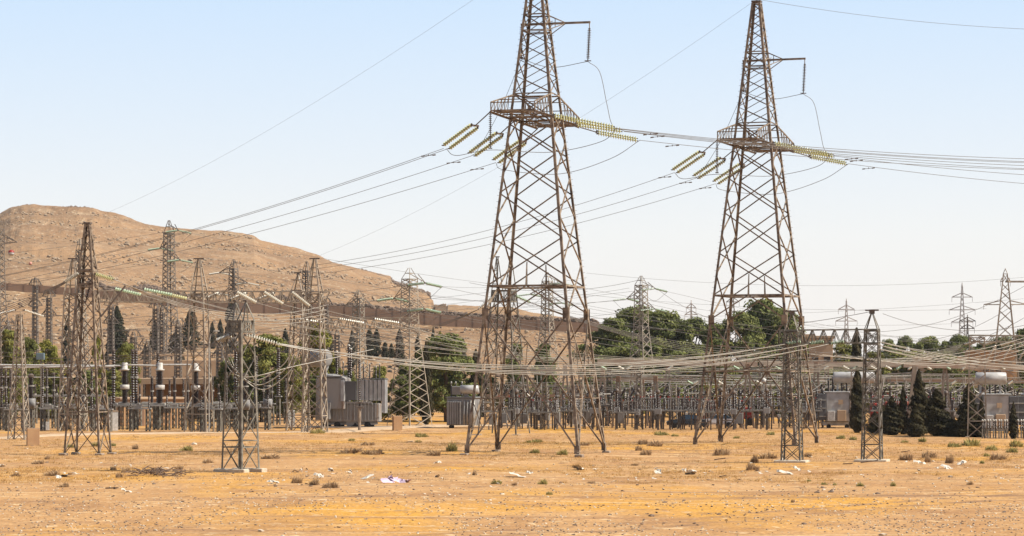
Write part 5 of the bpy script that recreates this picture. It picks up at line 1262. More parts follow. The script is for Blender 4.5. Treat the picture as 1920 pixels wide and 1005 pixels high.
def cbeam(x0, y0, x1, y1, Y, t, label, m='beam_concrete'):
    a, b = P(x0, y0, Y), P(x1, y1, Y); mb = MB(); mb.bar(a, b, t, t * .9); tag(mb.build('concrete_beam', M[m]), label, 'beam')
cbeam(1158, 710, 1231, 709, 289, .3, 'small beige beam resting on two A-frame posts', 'concrete')
cbeam(1120, 679, 1420, 683, 302, .62, 'long orange-brown concrete beam between the two big pylons')
cbeam(1424, 681, 1690, 684, 304, .66, 'long brown concrete beam behind the right pylon and tall cypress')
cbeam(1694, 684, 1990, 691, 300, .66, 'long orange-brown concrete beam above the cypress row')
cbeam(900, 742, 1110, 742, 312, .4, 'dark beam low behind the middle pylon', 'brick_brown'); cbeam(1110, 712, 1300, 712, 318, .45, 'dark brown beam behind the small beige beam', 'brick_brown'); cbeam(1640, 712, 1960, 716, 322, .5, 'dark brown beam behind the cypress row', 'brick_brown')
# haze of yard wires, strings and bright drooping jumpers
random.seed(5)
for i in range(34):
    x0 = random.uniform(880, 1500); x1 = x0 + random.uniform(250, 560); Y = random.uniform(296, 335); y0 = random.uniform(688, 722)
    wire(P(x0, y0, Y), P(min(x1, 2000), y0 + random.uniform(-8, 8), Y + random.uniform(-6, 6)), random.uniform(.15, .6), 'grey yard conductor ' + zone((x0 + x1) / 2), random.uniform(.025, .045), random.choice(('wire_light', 'galv', 'wire')), group='yard conductors ' + zone((x0 + x1) / 2), n=10)
for i in range(16):
    x0 = 1120 + i * 52 + random.uniform(-10, 10); Y = random.uniform(290, 312)
    for j in range(2):
        a = P(x0, 738 + random.uniform(-4, 4), Y); b = P(x0 + random.uniform(50, 100), 716 + random.uniform(-3, 6), Y + 2)
        wire(a, b, random.uniform(.3, 1.0), 'bright slanting conductor ' + zone(x0), .04, 'galv', group='bright conductors ' + zone(x0), n=10)
for i in range(46):
    x0 = random.uniform(930, 1930); Y = random.uniform(286, 320); y0 = random.uniform(700, 718); dx = random.uniform(-26, 26); y1 = random.uniform(742, 757)
    a = P(x0, y0, Y); b = P(x0 + dx, y1, Y)
    curvewire([a, sub(a, b, .4) + Vector((dx * -.012, 0, -.3)), sub(a, b, .75) + Vector((dx * .01, 0, -.25)), b], 'pale drooping jumper ' + zone(x0), random.uniform(.03, .045), random.choice(('galv', 'wire_light')), group='drooping jumpers ' + zone(x0))
for i in range(30):
    x0 = 1130 + i * 26.5 + random.uniform(-6, 6); Y = 300; y0 = random.choice((684, 712))
    a = P(x0, y0 + 2, Y); b = a + Vector((random.choice((-1, 1)) * .75, -.6, -.45)); string(a, b, 'short pale yard string ' + zone(x0), 'short yard strings ' + zone(x0), 'porcelain' if i % 3 else 'glass_green', 6, .15, joined=True)
for i in range(18):
    x0 = 895 + i * 58; y = 754 + (i % 3) * 4; Y = 294 + (i % 4) * 8
    mb = MB(); mb.tube([P(x0, y, Y), P(x0 + 50, y + 1, Y)], .05, 6); tag(mb.build('bus_tube', M['galv']), 'thin silver bus tube ' + zone(x0), 'bus tube', 'thin bus tubes ' + zone(x0))
# slim lattice posts and low truss beams that break up the rows
random.seed(44)
for i in range(18):
    px = 918 + i * 57 + random.uniform(-14, 14); Y = random.uniform(284, 325); h_ = random.uniform(4.6, 7.4)
    root, T, f = column('lattice_post', px, Y, R(-10), h_, .95, .55, f'slim lattice post among the yard equipment, {ordinal(i + 1)} from left', 'post', 'slim lattice posts of the yard', m=('light_steel', 'grey_steel', 'steel')[i % 3], legw=.1, brw=.06, panels=7, zbase=-.1, foot=False); T.done()
for i, (x0, x1, py, Y) in enumerate(((905, 1015, 720, 300), (1035, 1120, 728, 306), (1245, 1335, 705, 310), (1345, 1440, 722, 300), (1455, 1530, 706, 312), (1560, 1660, 712, 306), (1665, 1790, 700, 318), (1790, 1915, 708, 312))):
    truss_beam('truss_beam', P(x0, py, Y), P(x1, py + 1, Y), .55, .6, f'low truss beam deep in the yard, {ordinal(i + 1)} from left', ('steel', 'light_steel')[i % 2], 9, cs=.09, bs=.06)
# rear-right gantry with lattice columns
for px, lab in ((1832, 'light lattice column with crossing braces under the right end gantry'), (1945, 'light lattice column at the right edge under the end gantry')):
    root, T, f = column('gantry_column', px, 250, R(-10), 9.6, 1.9, 1.5, lab, 'column', 'end gantry columns' if 0 else None, m='light_steel', legw=.12, brw=.09, panels=4, zbase=-.1); T.done()
truss_beam('gantry_beam', P(1818, 629, 250), P(2010, 630, 250), .6, 1.1, 'dark truss beam of the gantry at the right edge', 'steel', 9, cs=.12)
truss_beam('gantry_beam', P(1780, 676, 340), P(2010, 678, 340), .9, .9, 'light truss beam deep in the yard at the right edge', 'light_steel', 14)
for i in range(4): string(P(1836 + 34 * i, 640, 250), P(1806 + 34 * i, 646 + i, 250), f'pale string left of the end gantry, {["first", "second", "third", "fourth"][i]} from the left', 'strings of the end gantry', 'porcelain', 10, .15, joined=True)
for i in range(3): string(P(1868 + 30 * i, 645, 250), P(1850 + 30 * i, 676, 250), f'string hanging slanted below the end gantry, {["first", "second", "third"][i]} from the left', 'slanted strings of the end gantry', 'porcelain', 10, .16, joined=True)
for i in range(6): wire(P(1806, 646 + 2 * i, 250), P(1440, 678 + 3 * i, 250), .9, f'{ordn[i]} pale conductor from the end gantry towards the right pylon', .022, 'wire_light', group='conductors of the end gantry')
# --- END PART 3
# ================================================================== TREES
def quads(name, P_, N_, S_, m, asp=1.0, up=None):
    """many small leaf-sprays: centre, facing, size; each a bent pair of triangles"""
    n = len(P_); N_ = N_ / (np.linalg.norm(N_, axis=1, keepdims=True) + 1e-9)
    r = np.random.normal(size=(n, 3)) if up is None else up + np.random.normal(size=(n, 3)) * .35
    u = np.cross(N_, r); u /= (np.linalg.norm(u, axis=1, keepdims=True) + 1e-9); v = np.cross(u, N_)
    s = S_[:, None]; V = np.empty((n, 4, 3))
    V[:, 0] = P_ - u * s * .5; V[:, 1] = P_ + v * s * asp * -.5 + N_ * s * .12; V[:, 2] = P_ + u * s * .5; V[:, 3] = P_ + v * s * asp * .6
    me = bpy.data.meshes.new(name); me.vertices.add(n * 4); me.vertices.foreach_set('co', V.reshape(-1))
    me.loops.add(n * 4); me.loops.foreach_set('vertex_index', np.arange(n * 4, dtype=np.int32))
    me.polygons.add(n); me.polygons.foreach_set('loop_start', np.arange(0, n * 4, 4, dtype=np.int32)); me.polygons.foreach_set('loop_total', np.full(n, 4, dtype=np.int32))
    me.materials.append(M[m]); me.update(calc_edges=True); return me
rng = np.random.default_rng(3)
def cypress_mesh(m, n, seed, fat=.16):
    """unit height; flame shape with ragged outline"""
    rg = np.random.default_rng(seed); t = rg.random(n) ** .85; a = rg.random(n) * 6.283
    prof = fat * np.minimum(1, (t + .03) * 6) * (1 - t ** 1.9) ** .8 + .006
    k = sum(np.sin(a * (j + 1) * 1.3 + t * (9 + 5 * j) + rg.random() * 6) for j in range(4)) * .09
    tuft = np.floor(t * 26 + a * 1.6); off = (np.sin(tuft * 12.9898 + seed) * 43758.5) % 1
    rr = prof * (1 + k + (off - .5) * .75) * (.45 + .62 * rg.random(n) ** .45)
    P_ = np.stack([rr * np.cos(a), rr * np.sin(a), .02 + t * .98], 1)
    N_ = np.stack([np.cos(a), np.sin(a), .5 + rg.normal(size=n) * .5], 1) + rg.normal(size=(n, 3)) * .45
    return quads('crown', P_, N_, rg.uniform(.012, .032, n) * (1.1 - .4 * t), m, 2.2, np.array([[0, 0, 1.0]]))
def clump_mesh(m, seed, nclump, n, base=.25, wide=.45, leaf=.035, shape='round', lean=.0):
    """broad crown: leaf sprays held in clumps of different size; unit height"""
    rg = np.random.default_rng(seed); Ps = []; Ns = []; Ss = []
    cl = []
    for i in range(nclump):
        t = rg.random() ** .8; a = rg.random() * 6.283
        z = base + (1 - base) * (.06 + .88 * t)
        w = wide * (math.sin(math.pi * min(.97, .16 + t * .80)) ** .7 if shape == 'round' else (1 - t * .72) * min(1, .5 + t * 3))
        r = w * math.sqrt(rg.random()) * rg.uniform(.6, 1.05); s = rg.uniform(.05, .13) * (1.1 - .4 * t)
        cl.append((r * math.cos(a), r * math.sin(a), z, s * .72))
    per = n // nclump
    for (x, y, z, s) in cl:
        d = rg.normal(size=(per, 3)); d /= np.linalg.norm(d, axis=1, keepdims=True); rad = s * (.25 + 1.05 * rg.random(per) ** .8)
        p = d * rad[:, None] * np.array([1.15, 1.15, .75]) + np.array([x, y, z]); Ps.append(p); Ns.append(d + rg.normal(size=(per, 3)) * .6 + np.array([0, 0, .4])); Ss.append(rg.uniform(.5, 1.2, per) * leaf)
    return quads('crown', np.concatenate(Ps), np.concatenate(Ns), np.concatenate(Ss), m, 1.4), cl
def trunk_mesh(h, r, cl, seed, nl=9):
    rg = random.Random(seed); mb = MB(); top = (rg.uniform(-.03, .03), rg.uniform(-.03, .03), h)
    mb.tube([(0, 0, -.03), (rg.uniform(-.01, .01), 0, h * .35), (rg.uniform(-.02, .02), rg.uniform(-.02, .02), h * .7), top], [r, r * .8, r * .6, r * .3], 8)
    for i in range(min(nl, len(cl))):
        x, y, z, s = cl[i]; z0 = min(h * .95, max(.12, z - .25 - .2 * rg.random())); f = z0 / h
        mb.tube([(top[0] * f, top[1] * f, z0), (x * .5, y * .5, (z0 + z) / 2 + .01), (x * .92, y * .92, z)], [r * .45, r * .3, r * .12], 5)
    return mb.mesh('trunk', M['bark'], True)
CYP = [cypress_mesh('cypress', 9000, 40 + i, .13 + .03 * i) for i in range(3)]; CYF = [cypress_mesh('cypress_far', 4200, 50 + i, .15 + .03 * i) for i in range(3)]
mbt = MB(); mbt.tube([(0, 0, -.03), (0, 0, .35), (0, 0, .8)], [.018, .014, .005], 6); CYT = mbt.mesh('trunk', M['bark'], True)
def yon(px, py):
    Y = 350.0
    while Y < 738:
        z = zt(px, Y)
        if HY + (CH - z) * F / Y <= py: return Y
        Y += 2
    return 735.0
def cypress(px, top, base, wpx, label, Y=None, far=True, group='dark cypresses'):
    if Y is None: Y = yon(px, base)
    z0 = level(px, Y); h = Z(top, Y) - z0; e = empty('cypress_tree', (X(px, Y), Y, z0 - .1), random.random() * 6, label, 'cypress', group)
    i = random.randrange(3); fat = (.13 if not far else .15) + .03 * i; w = wpx / F * Y * (1.0 if not far else 1.05); s = (w / 2) / (fat * h * 1.05)
    c = bpy.data.objects.new('crown', (CYF if far else CYP)[i]); COL.objects.link(c); c.parent = e
    t = bpy.data.objects.new('trunk', CYT); COL.objects.link(t); t.parent = e; e.scale = (h * s, h * s, h)
    return e
random.seed(9)
for px, tp, bs, w, lab in ((125, 592, 712, 22, 'tall dark cypress just left of the lone brown tower'), (219, 574, 690, 40, 'broad dark cypress right of the lone brown tower'), (207, 655, 700, 20, 'small dark cypress at the foot of the broad cypress'),
                           (290, 600, 657, 20, 'pointed dark cypress left of the tallest dark pylon'), (329, 622, 664, 26, 'small dark cypress right of the tallest dark pylon'), (357, 578, 657, 34, 'broad pointed cypress left of the horned gantry column'),
                           (340, 650, 700, 16, 'low dark cypress in front of the pale terrace wall'), (272, 645, 690, 16, 'small cypress in front of the pale terrace, left end'), (398, 603, 655, 16, 'narrow cypress right of the horned gantry column'),
                           (413, 598, 650, 14, 'narrow cypress just left of the cage-topped column'), (432, 560, 665, 22, 'tall dark cypress behind the peaks of the cage-topped column'), (535, 615, 672, 20, 'rounded dark cypress left of the big transformer'),
                           (617, 618, 660, 18, 'dark cypress above the left of the oil drum'), (660, 617, 690, 18, 'dark cypress just left of the slim grey pylon'), (693, 611, 672, 18, 'left of the close pair of cypresses right of the slim grey pylon'),
                           (706, 614, 670, 17, 'right of the close pair of cypresses right of the slim grey pylon'), (722, 640, 672, 16, 'small left cypress between the slim and light pylons'), (734, 643, 672, 13, 'small right cypress between the slim and light pylons'),
                           (749, 616, 690, 20, 'dark cypress hugging the left of the light pylon'), (783, 625, 700, 14, 'dark cypress hugging the right of the light pylon'), (868, 633, 678, 14, 'lone cypress on the slope left of the middle pylon'),
                           (812, 612, 655, 8, 'thin cypress tip above the green tree right of the light pylon')):
    cypress(px, tp, bs, w, lab)
cypress(799, 640, 0, 24, 'tall olive-dark cypress standing right of the light pylon foot', 300, False)
cypress(892, 655, 0, 30, 'dark cypress behind the left leg of the middle pylon', 320, False)
for px, tp, w, Y, lab in ((1607, 686, 25, 262, 'tallest front cypress, left of the right gantry column'), (1606, 615, 30, 345, 'dark treetop rising behind the right truss beam'), (1640, 770, 30, 262, 'low dark bush-like cypress behind the right gantry column'),
                          (1672, 742, 34, 256, 'squat cypress just right of the right gantry column'), (1693, 722, 17, 258, 'narrow cypress left of the leaning brown post'), (1723, 692, 30, 258, 'tall cypress just right of the leaning brown post'),
                          (1717, 762, 34, 250, 'squat cypress in front of the tall one right of the leaning post'), (1756, 728, 44, 254, 'broad bushy cypress in the middle of the right row'), (1790, 785, 40, 252, 'low round bush at the foot of the right cypress row'),
                          (1816, 718, 32, 254, 'cypress just left of the light lattice column at the right'), (1804, 772, 26, 250, 'small low cypress under the light lattice column'), (1840, 742, 16, 250, 'narrow cypress left of the thick white drum transformer'),
                          (1900, 752, 15, 247, 'narrow cypress in front of the transformers at the right edge'), (1656, 758, 30, 260, 'ragged small cypress left of the squat one by the right column'), (1738, 745, 34, 262, 'ragged cypress filling the gap behind the broad bushy one'),
                          (1776, 770, 30, 255, 'small cypress between the broad bushy one and the round bush'), (1830, 790, 26, 250, 'round low bush left of the white drum transformer')):
    cypress(px, tp, 0, w, lab, Y, False)
TREE = {}
for key, m, seed, nc, n, base, wide, leaf, shp in (('pine_a', 'pine', 61, 84, 17000, .10, .36, .022, 'round'), ('pine_b', 'pine', 62, 96, 19000, .14, .42, .021, 'round'), ('pine_c', 'pine', 63, 70, 14000, .20, .32, .024, 'cone'),
                                             ('leafy_a', 'broadleaf', 64, 88, 17000, .08, .38, .022, 'round'), ('leafy_b', 'broadleaf', 65, 66, 14000, .05, .32, .025, 'cone'), ('yellow_a', 'yellowleaf', 66, 60, 9000, .08, .34, .026, 'round')):
    cm, cl = clump_mesh(m, seed, nc, n, base, wide, leaf, shp); TREE[key] = (cm, trunk_mesh(.72, .022, cl, seed, 10), wide)
def tree(kind, px, top, w, Y, label, group=None, zb=None):
    cm, tm, wide = TREE[kind]; z0 = level(px, Y) if zb is None else zb
    if Y < Y0: z0 = 0
    h = Z(top, Y) - z0; s = (w * (1.95 if px > 1100 and Y > 395 else 1.35) / F * Y) / (wide * 2 * h * 1.12)
    e = empty('pine_tree' if 'pine' in kind else 'broadleaf_tree', (X(px, Y), Y, z0 - .1), random.random() * 6, label, 'tree', group)
    for nm, me in (('crown', cm), ('trunk', tm)): o = bpy.data.objects.new(nm, me); COL.objects.link(o); o.parent = e
    e.scale = (h * s, h * s, h); return e
for a in (('leafy_b', 18, 612, 66, 330, 'green feathery tree at the far left behind the thin posts'), ('leafy_a', 52, 628, 60, 340, 'pale green tree right of the far left tree'), ('yellow_a', 88, 632, 60, 345, 'thin yellowish tree between the slim dark masts'),
          ('leafy_b', 98, 680, 64, 335, 'green tree low behind the lone brown tower, left side'), ('yellow_a', 184, 625, 26, 345, 'thin yellow sapling right behind the lone brown tower'), ('leafy_a', 238, 638, 56, 330, 'green tree beside the broad dark cypress'),
          ('leafy_b', 212, 690, 60, 326, 'low green tree left of the left banded breaker'), ('leafy_a', 502, 622, 118, 322, 'large bright green tree behind the cage-topped column'), ('leafy_b', 460, 640, 70, 328, 'green tree partly behind the cage-topped column, left side'),
          ('leafy_a', 545, 665, 60, 316, 'lower green tree left of the horned gantry column'), ('yellow_a', 588, 596, 74, 345, 'yellow-green tree behind the horned column and oil drum'), ('yellow_a', 622, 668, 50, 330, 'small yellow-green tree behind the big transformer'),
          ('leafy_b', 655, 690, 60, 325, 'green tree top behind the big transformer bushings'), ('leafy_b', 712, 682, 56, 318, 'green tree just right of the big transformer'), ('pine_b', 836, 622, 124, 318, 'large green tree with bare trunks right of the light pylon'),
          ('leafy_a', 800, 650, 70, 326, 'darker green tree between the light pylon and the large tree'), ('leafy_b', 762, 680, 60, 330, 'dark green shrubby tree behind the light pylon'), ('yellow_a', 825, 618, 24, 420, 'pale treetop behind the large green tree'),
          ('pine_c', 1020, 640, 60, 350, 'olive tree seen through the middle pylon'), ('pine_c', 965, 640, 56, 350, 'olive tree behind the left legs of the middle pylon'),
          ('pine_a', 1150, 592, 84, 430, 'leftmost of the big green trees beyond the yard'), ('pine_b', 1192, 570, 90, 445, 'tallest big green tree behind the grey pylon'), ('pine_a', 1240, 577, 76, 440, 'big green tree right behind the grey pylon'),
          ('pine_c', 1268, 584, 50, 450, 'narrow green tree among the big trees'), ('pine_b', 1300, 592, 70, 440, 'green tree left of the right pylon leg'), ('pine_a', 1338, 602, 60, 430, 'green tree behind the left leg of the right pylon'),
          ('pine_c', 1348, 632, 50, 400, 'lower green tree at the left foot of the right pylon'), ('pine_b', 1392, 580, 70, 430, 'green tree inside the right pylon, left one'), ('pine_a', 1432, 556, 92, 440, 'tallest green tree inside the right pylon'),
          ('pine_b', 1468, 575, 76, 435, 'green tree at the right leg of the right pylon'), ('pine_c', 1214, 640, 70, 410, 'low green tree at the foot of the grey pylon'), ('pine_b', 1290, 650, 90, 400, 'low wide green tree beyond the yard wires'), ('pine_b', 1170, 645, 90, 405, 'low wide green tree beside the slope end'),
          ('pine_a', 1668, 633, 34, 520, 'dark tree on the skyline just right of the right gantry column'), ('pine_b', 1698, 627, 38, 520, 'second skyline tree right of the right gantry column'), ('pine_c', 1722, 638, 26, 500, 'small skyline tree right of the right gantry column'),
          ('pine_b', 1742, 628, 46, 520, 'broad skyline tree above the tan building'), ('pine_a', 1772, 636, 34, 500, 'lower skyline tree above the tan building'), ('pine_b', 1800, 625, 50, 500, 'dark broad skyline tree left of the far gantry'),
          ('pine_a', 1848, 640, 60, 480, 'dark tree behind the end gantry beam, left one'), ('pine_b', 1880, 628, 60, 470, 'dark tree at the foot of the large right pylon'), ('pine_a', 1918, 612, 50, 460, 'tall dark tree at the right edge behind the gantry'),
          ('leafy_a', 1700, 655, 90, 430, 'bright green low tree in front of the skyline trees'), ('leafy_a', 1580, 640, 60, 430, 'green tree behind the right truss beam, left side'), ('leafy_b', 1640, 655, 60, 420, 'green tree behind the right gantry column'),
          ('pine_a', 1770, 655, 70, 410, 'dark low tree before the tan building'), ('leafy_a', 1500, 640, 60, 420, 'green tree behind the right foot of the right pylon'), ('pine_b', 1560, 690, 110, 350, 'low dark green tree behind the white long-drum transformer'), ('pine_a', 1735, 700, 110, 345, 'low dark green tree deep behind the cypress row'),
          ('pine_b', 1230, 700, 110, 345, 'low green tree deep in the yard between the big pylons'), ('leafy_a', 1010, 725, 90, 345, 'low green tree deep behind the middle pylon'), ('pine_a', 1130, 705, 90, 348, 'low green tree deep at the right leg of the middle pylon'), ('leafy_a', 1420, 715, 100, 345, 'low green tree deep behind the right pylon'), ('leafy_a', 1330, 720, 90, 348, 'low green tree left of the pink shed'),
          ('pine_a', 1860, 700, 100, 345, 'low dark green tree deep behind the thick white drum')):
    tree(*a[:5], a[5])

for a in (('pine_b', 30, 690, 80, 338, 'dark green tree low behind the thin posts at the far left'), ('pine_a', 160, 690, 70, 340, 'dark green tree low behind the lone brown tower, right side'), ('pine_b', 430, 668, 60, 330, 'dark green tree low behind the left of the cage-topped column'), ('pine_b', 535, 690, 80, 326, 'dark green tree low left of the big transformer'),
          ('pine_a', 490, 700, 90, 318, 'dark green bushy tree low behind the cage-topped column'), ('pine_b', 755, 700, 60, 325, 'dark green tree low left of the light pylon foot'), ('pine_a', 585, 700, 60, 330, 'dark green tree low behind the left end of the big transformer'), ('pine_b', 845, 690, 60, 324, 'dark green tree low behind the dark grey transformer')):
    tree(*a)
for i in range(16):
    px = 905 + i * 68; tree(('pine_b', 'leafy_a', 'pine_a')[i % 3], px, 700 + (i * 7) % 16, 90, 352 + (i * 5) % 12, f'low green tree deep behind the yard equipment, {["first", "second", "third", "fourth", "fifth", "sixth", "seventh", "eighth", "ninth", "tenth", "eleventh", "twelfth", "thirteenth", "fourteenth", "fifteenth", "sixteenth"][i]} from the left', 'low trees behind the yard')
# ================================================================== VEHICLES
def car(px, Y, rz, m, label):
    e = empty('parked_car', (X(px, Y), Y, -.02), rz, label, 'car')
    def prof(pts, w0, w1, name, mm, par=e):
        mb = MB(); n = len(pts); vs = [(x, -w, z) for x, z, w in pts] + [(x, w, z) for x, z, w in pts]
        fs = [tuple(range(n)), tuple(range(2 * n - 1, n - 1, -1))] + [(i, (i + 1) % n + 0, (i + 1) % n + n, i + n)[::-1] for i in range(n)]
        mb.add(vs, fs); return mb.build(name, M[mm], par)
    b = prof([(-2.15, .35, .82), (2.15, .35, .82), (2.2, .7, .84), (1.9, .88, .82), (.95, .98, .80), (-1.6, 1.0, .80), (-2.1, .92, .8), (-2.2, .6, .84)], 0, 0, 'body', m)
    prof([(.95, .97, .76), (.35, 1.42, .60), (-1.0, 1.45, .60), (-1.65, .99, .74)], 0, 0, 'cabin_glass', 'car_glass')
    prof([(.32, 1.42, .59), (.25, 1.46, .57), (-.95, 1.49, .57), (-1.02, 1.45, .59)], 0, 0, 'roof', m)
    for x in (-1.35, 1.35):
        for y in (-.8, .8): wheel(e, x, y, .32, .33)
    for y in (-.6, .6): mb = MB(); mb.bbox((2.17, y, .68), (.08, .3, .14), .02); mb.build('headlight', M['white_cap'], e)
    return e
car(1287, 287, R(176), 'car_black', 'black car parked at the left of the right pylon foot')
car(1345, 290, R(172), 'car_white', 'white car parked inside the left legs of the right pylon')
e = empty('red_truck', (X(1690, 290), 290, 0), R(-5), 'orange-red truck half hidden behind the cypress row', 'truck')
mb = MB(); mb.bbox((0, 0, 2.1), (3.6, 2.2, 1.5), .06); mb.build('cargo_body', M['orange'], e); mb = MB(); mb.bbox((-2.7, 0, 1.7), (1.5, 2.1, 2.0), .12); mb.build('cab', M['red'], e); mb = MB(); mb.bbox((-2.7, -1.03, 2.1), (1.0, .06, .6), .01); mb.build('side_window', M['car_glass'], e)
for x in (-2.6, -.6, 1.3): wheel(e, x, -.9, .45, .45); wheel(e, x, .9, .45, .45)
mb = MB(); mb.bbox((-.4, 0, 1.0), (5.4, 1.6, .3), .04); mb.build('chassis', M['tyre'], e)
e = empty('crane_truck', (X(1398, 298), 298, 0), R(-10), 'small red machine with a yellow arm in the right pylon portal', 'machine'); e.scale = (.75, .75, .95)
mb = MB(); mb.bbox((0, 0, 1.5), (2.2, 1.4, 1.4), .08); mb.build('body', M['red'], e); mb = MB(); mb.bbox((-.5, 0, 2.6), (.9, 1.2, .9), .08); mb.build('cab', M['red'], e); mb = MB(); mb.bar((.3, 0, 2.2), (-1.6, 0, 3.5), .24); mb.bar((-1.6, 0, 3.5), (-2.1, 0, 3.2), .2); mb.build('arm', M['yellow'], e)
mb = MB(); mb.bbox((-.5, -.62, 2.65), (.7, .06, .6), .01); mb.build('side_window', M['car_glass'], e)
for x in (-.75, .75): wheel(e, x, -.7, .5, .5); wheel(e, x, .7, .5, .5)
e = empty('yard_lamp', (X(1432, 288), 288, 0), 0, 'round white yard lamp on a thin pole in the right pylon portal', 'lamp')
mb = MB(); mb.tube([(0, 0, 0), (0, 0, 5.0)], .07, 6); mb.build('pole', M['galv'], e); mb = MB(); mb.lathe((0, 0, 4.9), (0, 0, 5.5), [(0, .12), (.2, .28), (.5, .34), (.8, .26), (1, .06)], 12); mb.build('globe', M['white_cap'], e, True)
e = empty('yard_lamp', (X(392, 268), 268, 0), 0, 'street lamp with a curved arm right of the second horned column', 'lamp')
mb = MB(); mb.tube([(0, 0, 0), (0, 0, 9.2), (.15, 0, 10.0), (.5, 0, 10.35)], .08, 6); mb.build('pole', M['galv'], e); mb = MB(); mb.bbox((.75, 0, 10.4), (.6, .25, .16), .04); mb.build('lamp_head', M['galv'], e)
e = empty('transformer_box', P(76, 668, 300), 0, 'blue-grey box on a pole at the far left among the green trees', 'box')
mb = MB(); mb.bbox((0, 0, 0), (.9, .7, .75), .04); mb.build('box_body', M['blue'], e); mb = MB(); mb.tube([(0, .2, -.3), (0, .2, -7.6)], .08, 6); mb.build('pole', M['shaded_steel'], e)

# ================================================================== GROUND COVER
def on(px, py):
    Y = gy(py); x = X(px, Y); return x, Y, gz(x, Y)
def tufts(name, pts, m, blades, label, kind='stuff'):
    n = len(pts); pts = np.array(pts); k = blades; rg = np.random.default_rng(int(n))
    N = n * k; base = np.repeat(pts[:, :3], k, 0); h = np.repeat(pts[:, 3], k) * rg.uniform(.5, 1.15, N); w = np.repeat(pts[:, 4], k)
    a = rg.random(N) * 6.283; q_ = rg.random(N) ** .75; rad = w * q_ * .5; h = h * (1.12 - .8 * q_ ** 1.6); base = base + np.stack([rad * np.cos(a), rad * np.sin(a), -.03 + 0 * a], 1)
    ln = np.stack([np.cos(a), np.sin(a), 0 * a], 1) * (h * rg.uniform(.1, .75, N))[:, None]; tip = base + ln + np.stack([0 * a, 0 * a, h], 1)
    b = rg.random(N) * 3.14; sd = np.stack([np.cos(b), np.sin(b), 0 * b], 1) * np.maximum(.009, h * .07)[:, None]
    mid = base + ln * .35 + np.stack([0 * a, 0 * a, h * .6], 1)
    V = np.stack([base - sd, base + sd, mid + sd * .8, tip, mid - sd * .8], 1).reshape(-1, 3)
    me = bpy.data.meshes.new(name); me.vertices.add(N * 5); me.vertices.foreach_set('co', V.reshape(-1)); me.loops.add(N * 5); me.loops.foreach_set('vertex_index', np.arange(N * 5, dtype=np.int32))
    me.polygons.add(N); me.polygons.foreach_set('loop_start', np.arange(0, N * 5, 5, dtype=np.int32)); me.polygons.foreach_set('loop_total', np.full(N, 5, dtype=np.int32)); me.materials.append(M[m]); me.update(calc_edges=True)
    o = bpy.data.objects.new(name, me); COL.objects.link(o); 
    if kind: o['kind'] = kind
    o['label'] = label; return o
random.seed(31)
def dens(x, y): return noise.noise(Vector((x * .05, y * .035, 20))) + .5 * noise.noise(Vector((x * .2, y * .12, 3)))
g = []
while len(g) < 9000:
    py = random.uniform(800, 905); px = random.uniform(-150, 2080); x, y, z = on(px, py)
    if y > 300 or (px < 560 and py < 822): continue
    if dens(x, y) < (-.15 if py < 862 else .22): continue
    g.append((x, y, z, random.uniform(.05, .20), random.uniform(.5, 1.6)))
tufts('dry_grass', g, 'drygrass', 20, 'dry straw-coloured grass covering the ground between the pylon feet')
g = []
while len(g) < 2600:
    py = random.uniform(806, 900); px = random.uniform(-150, 2080); x, y, z = on(px, py)
    if dens(x + 90, y) < (.15 if not (175 < y < 215) else -.1): continue
    g.append((x, y, z, random.uniform(.05, .20), random.uniform(.4, 1.2)))
tufts('dead_weeds', g, 'deadbush', 14, 'brown dead weeds scattered among the dry grass')
# single shrubs
def shrub_mesh(name, m, n, seed, blades=True):
    o = tufts(name, [(0, 0, 0, .46, .75)] + [(math.cos(q * 2.1 + seed) * .3, math.sin(q * 2.1 + seed) * .3, 0, .3 + .05 * (q % 3), .45) for q in range(6)], m, n // 7, 'x', None)
    me = o.data; bpy.data.objects.remove(o); return me
SH = {'weed': [shrub_mesh('green_shrub', 'weed', 420, 70 + i) for i in range(3)], 'dead': [shrub_mesh('dry_shrub', 'deadbush', 380, 80 + i) for i in range(3)]}
def shrub(kind, px, py, w, h, label, group):
    x, y, z = on(px, py); o = bpy.data.objects.new('green_shrub' if kind == 'weed' else 'dry_shrub', random.choice(SH[kind])); COL.objects.link(o)
    k = y / F; o.location = (x, y, z - .03); o.scale = (w * k * .9, w * k * 1.1, h * k * 3.4); o.scale = Vector(o.scale) * random.uniform(.8, 1.25); o.rotation_euler = (random.uniform(-.15, .15), random.uniform(-.15, .15), random.random() * 6); tag(o, label, 'shrub', group)
for px, py, w, h in ((600, 812, 26, 8), (588, 813, 12, 5), (790, 818, 20, 5), (903, 907 - 52, 0, 0), (932, 907, 22, 7), (1018, 908, 17, 7), (1031, 931, 13, 5), (1003, 849, 18, 6), (1055, 852, 26, 10), (848, 848, 20, 11), (1000, 828, 40, 5), (660, 826, 14, 4), (785, 826, 18, 4), (180, 838, 22, 8), (213, 838, 12, 5), (130, 841, 30, 7),
                     (1577, 824, 18, 6), (1600, 826, 14, 5), (1696, 830, 20, 5), (1730, 829, 16, 6), (1790, 840, 30, 8), (1820, 838, 34, 10), (1860, 845, 30, 10), (1898, 848, 22, 8), (1842, 873, 12, 6), (1545, 906, 14, 4), (1613, 909, 14, 5), (1674, 910, 10, 6), (1565, 907, 7, 4), (1517, 900, 9, 4), (1850, 855, 12, 5), (1905, 838, 26, 10), (1380, 823, 18, 5), (1445, 816, 14, 5), (1240, 815, 22, 5), (1265, 818, 20, 5), (350, 845, 26, 7), (1285, 924, 8, 3)):
    if w: shrub('weed', px, py, w, h, 'green shrub', 'green weed shrubs')
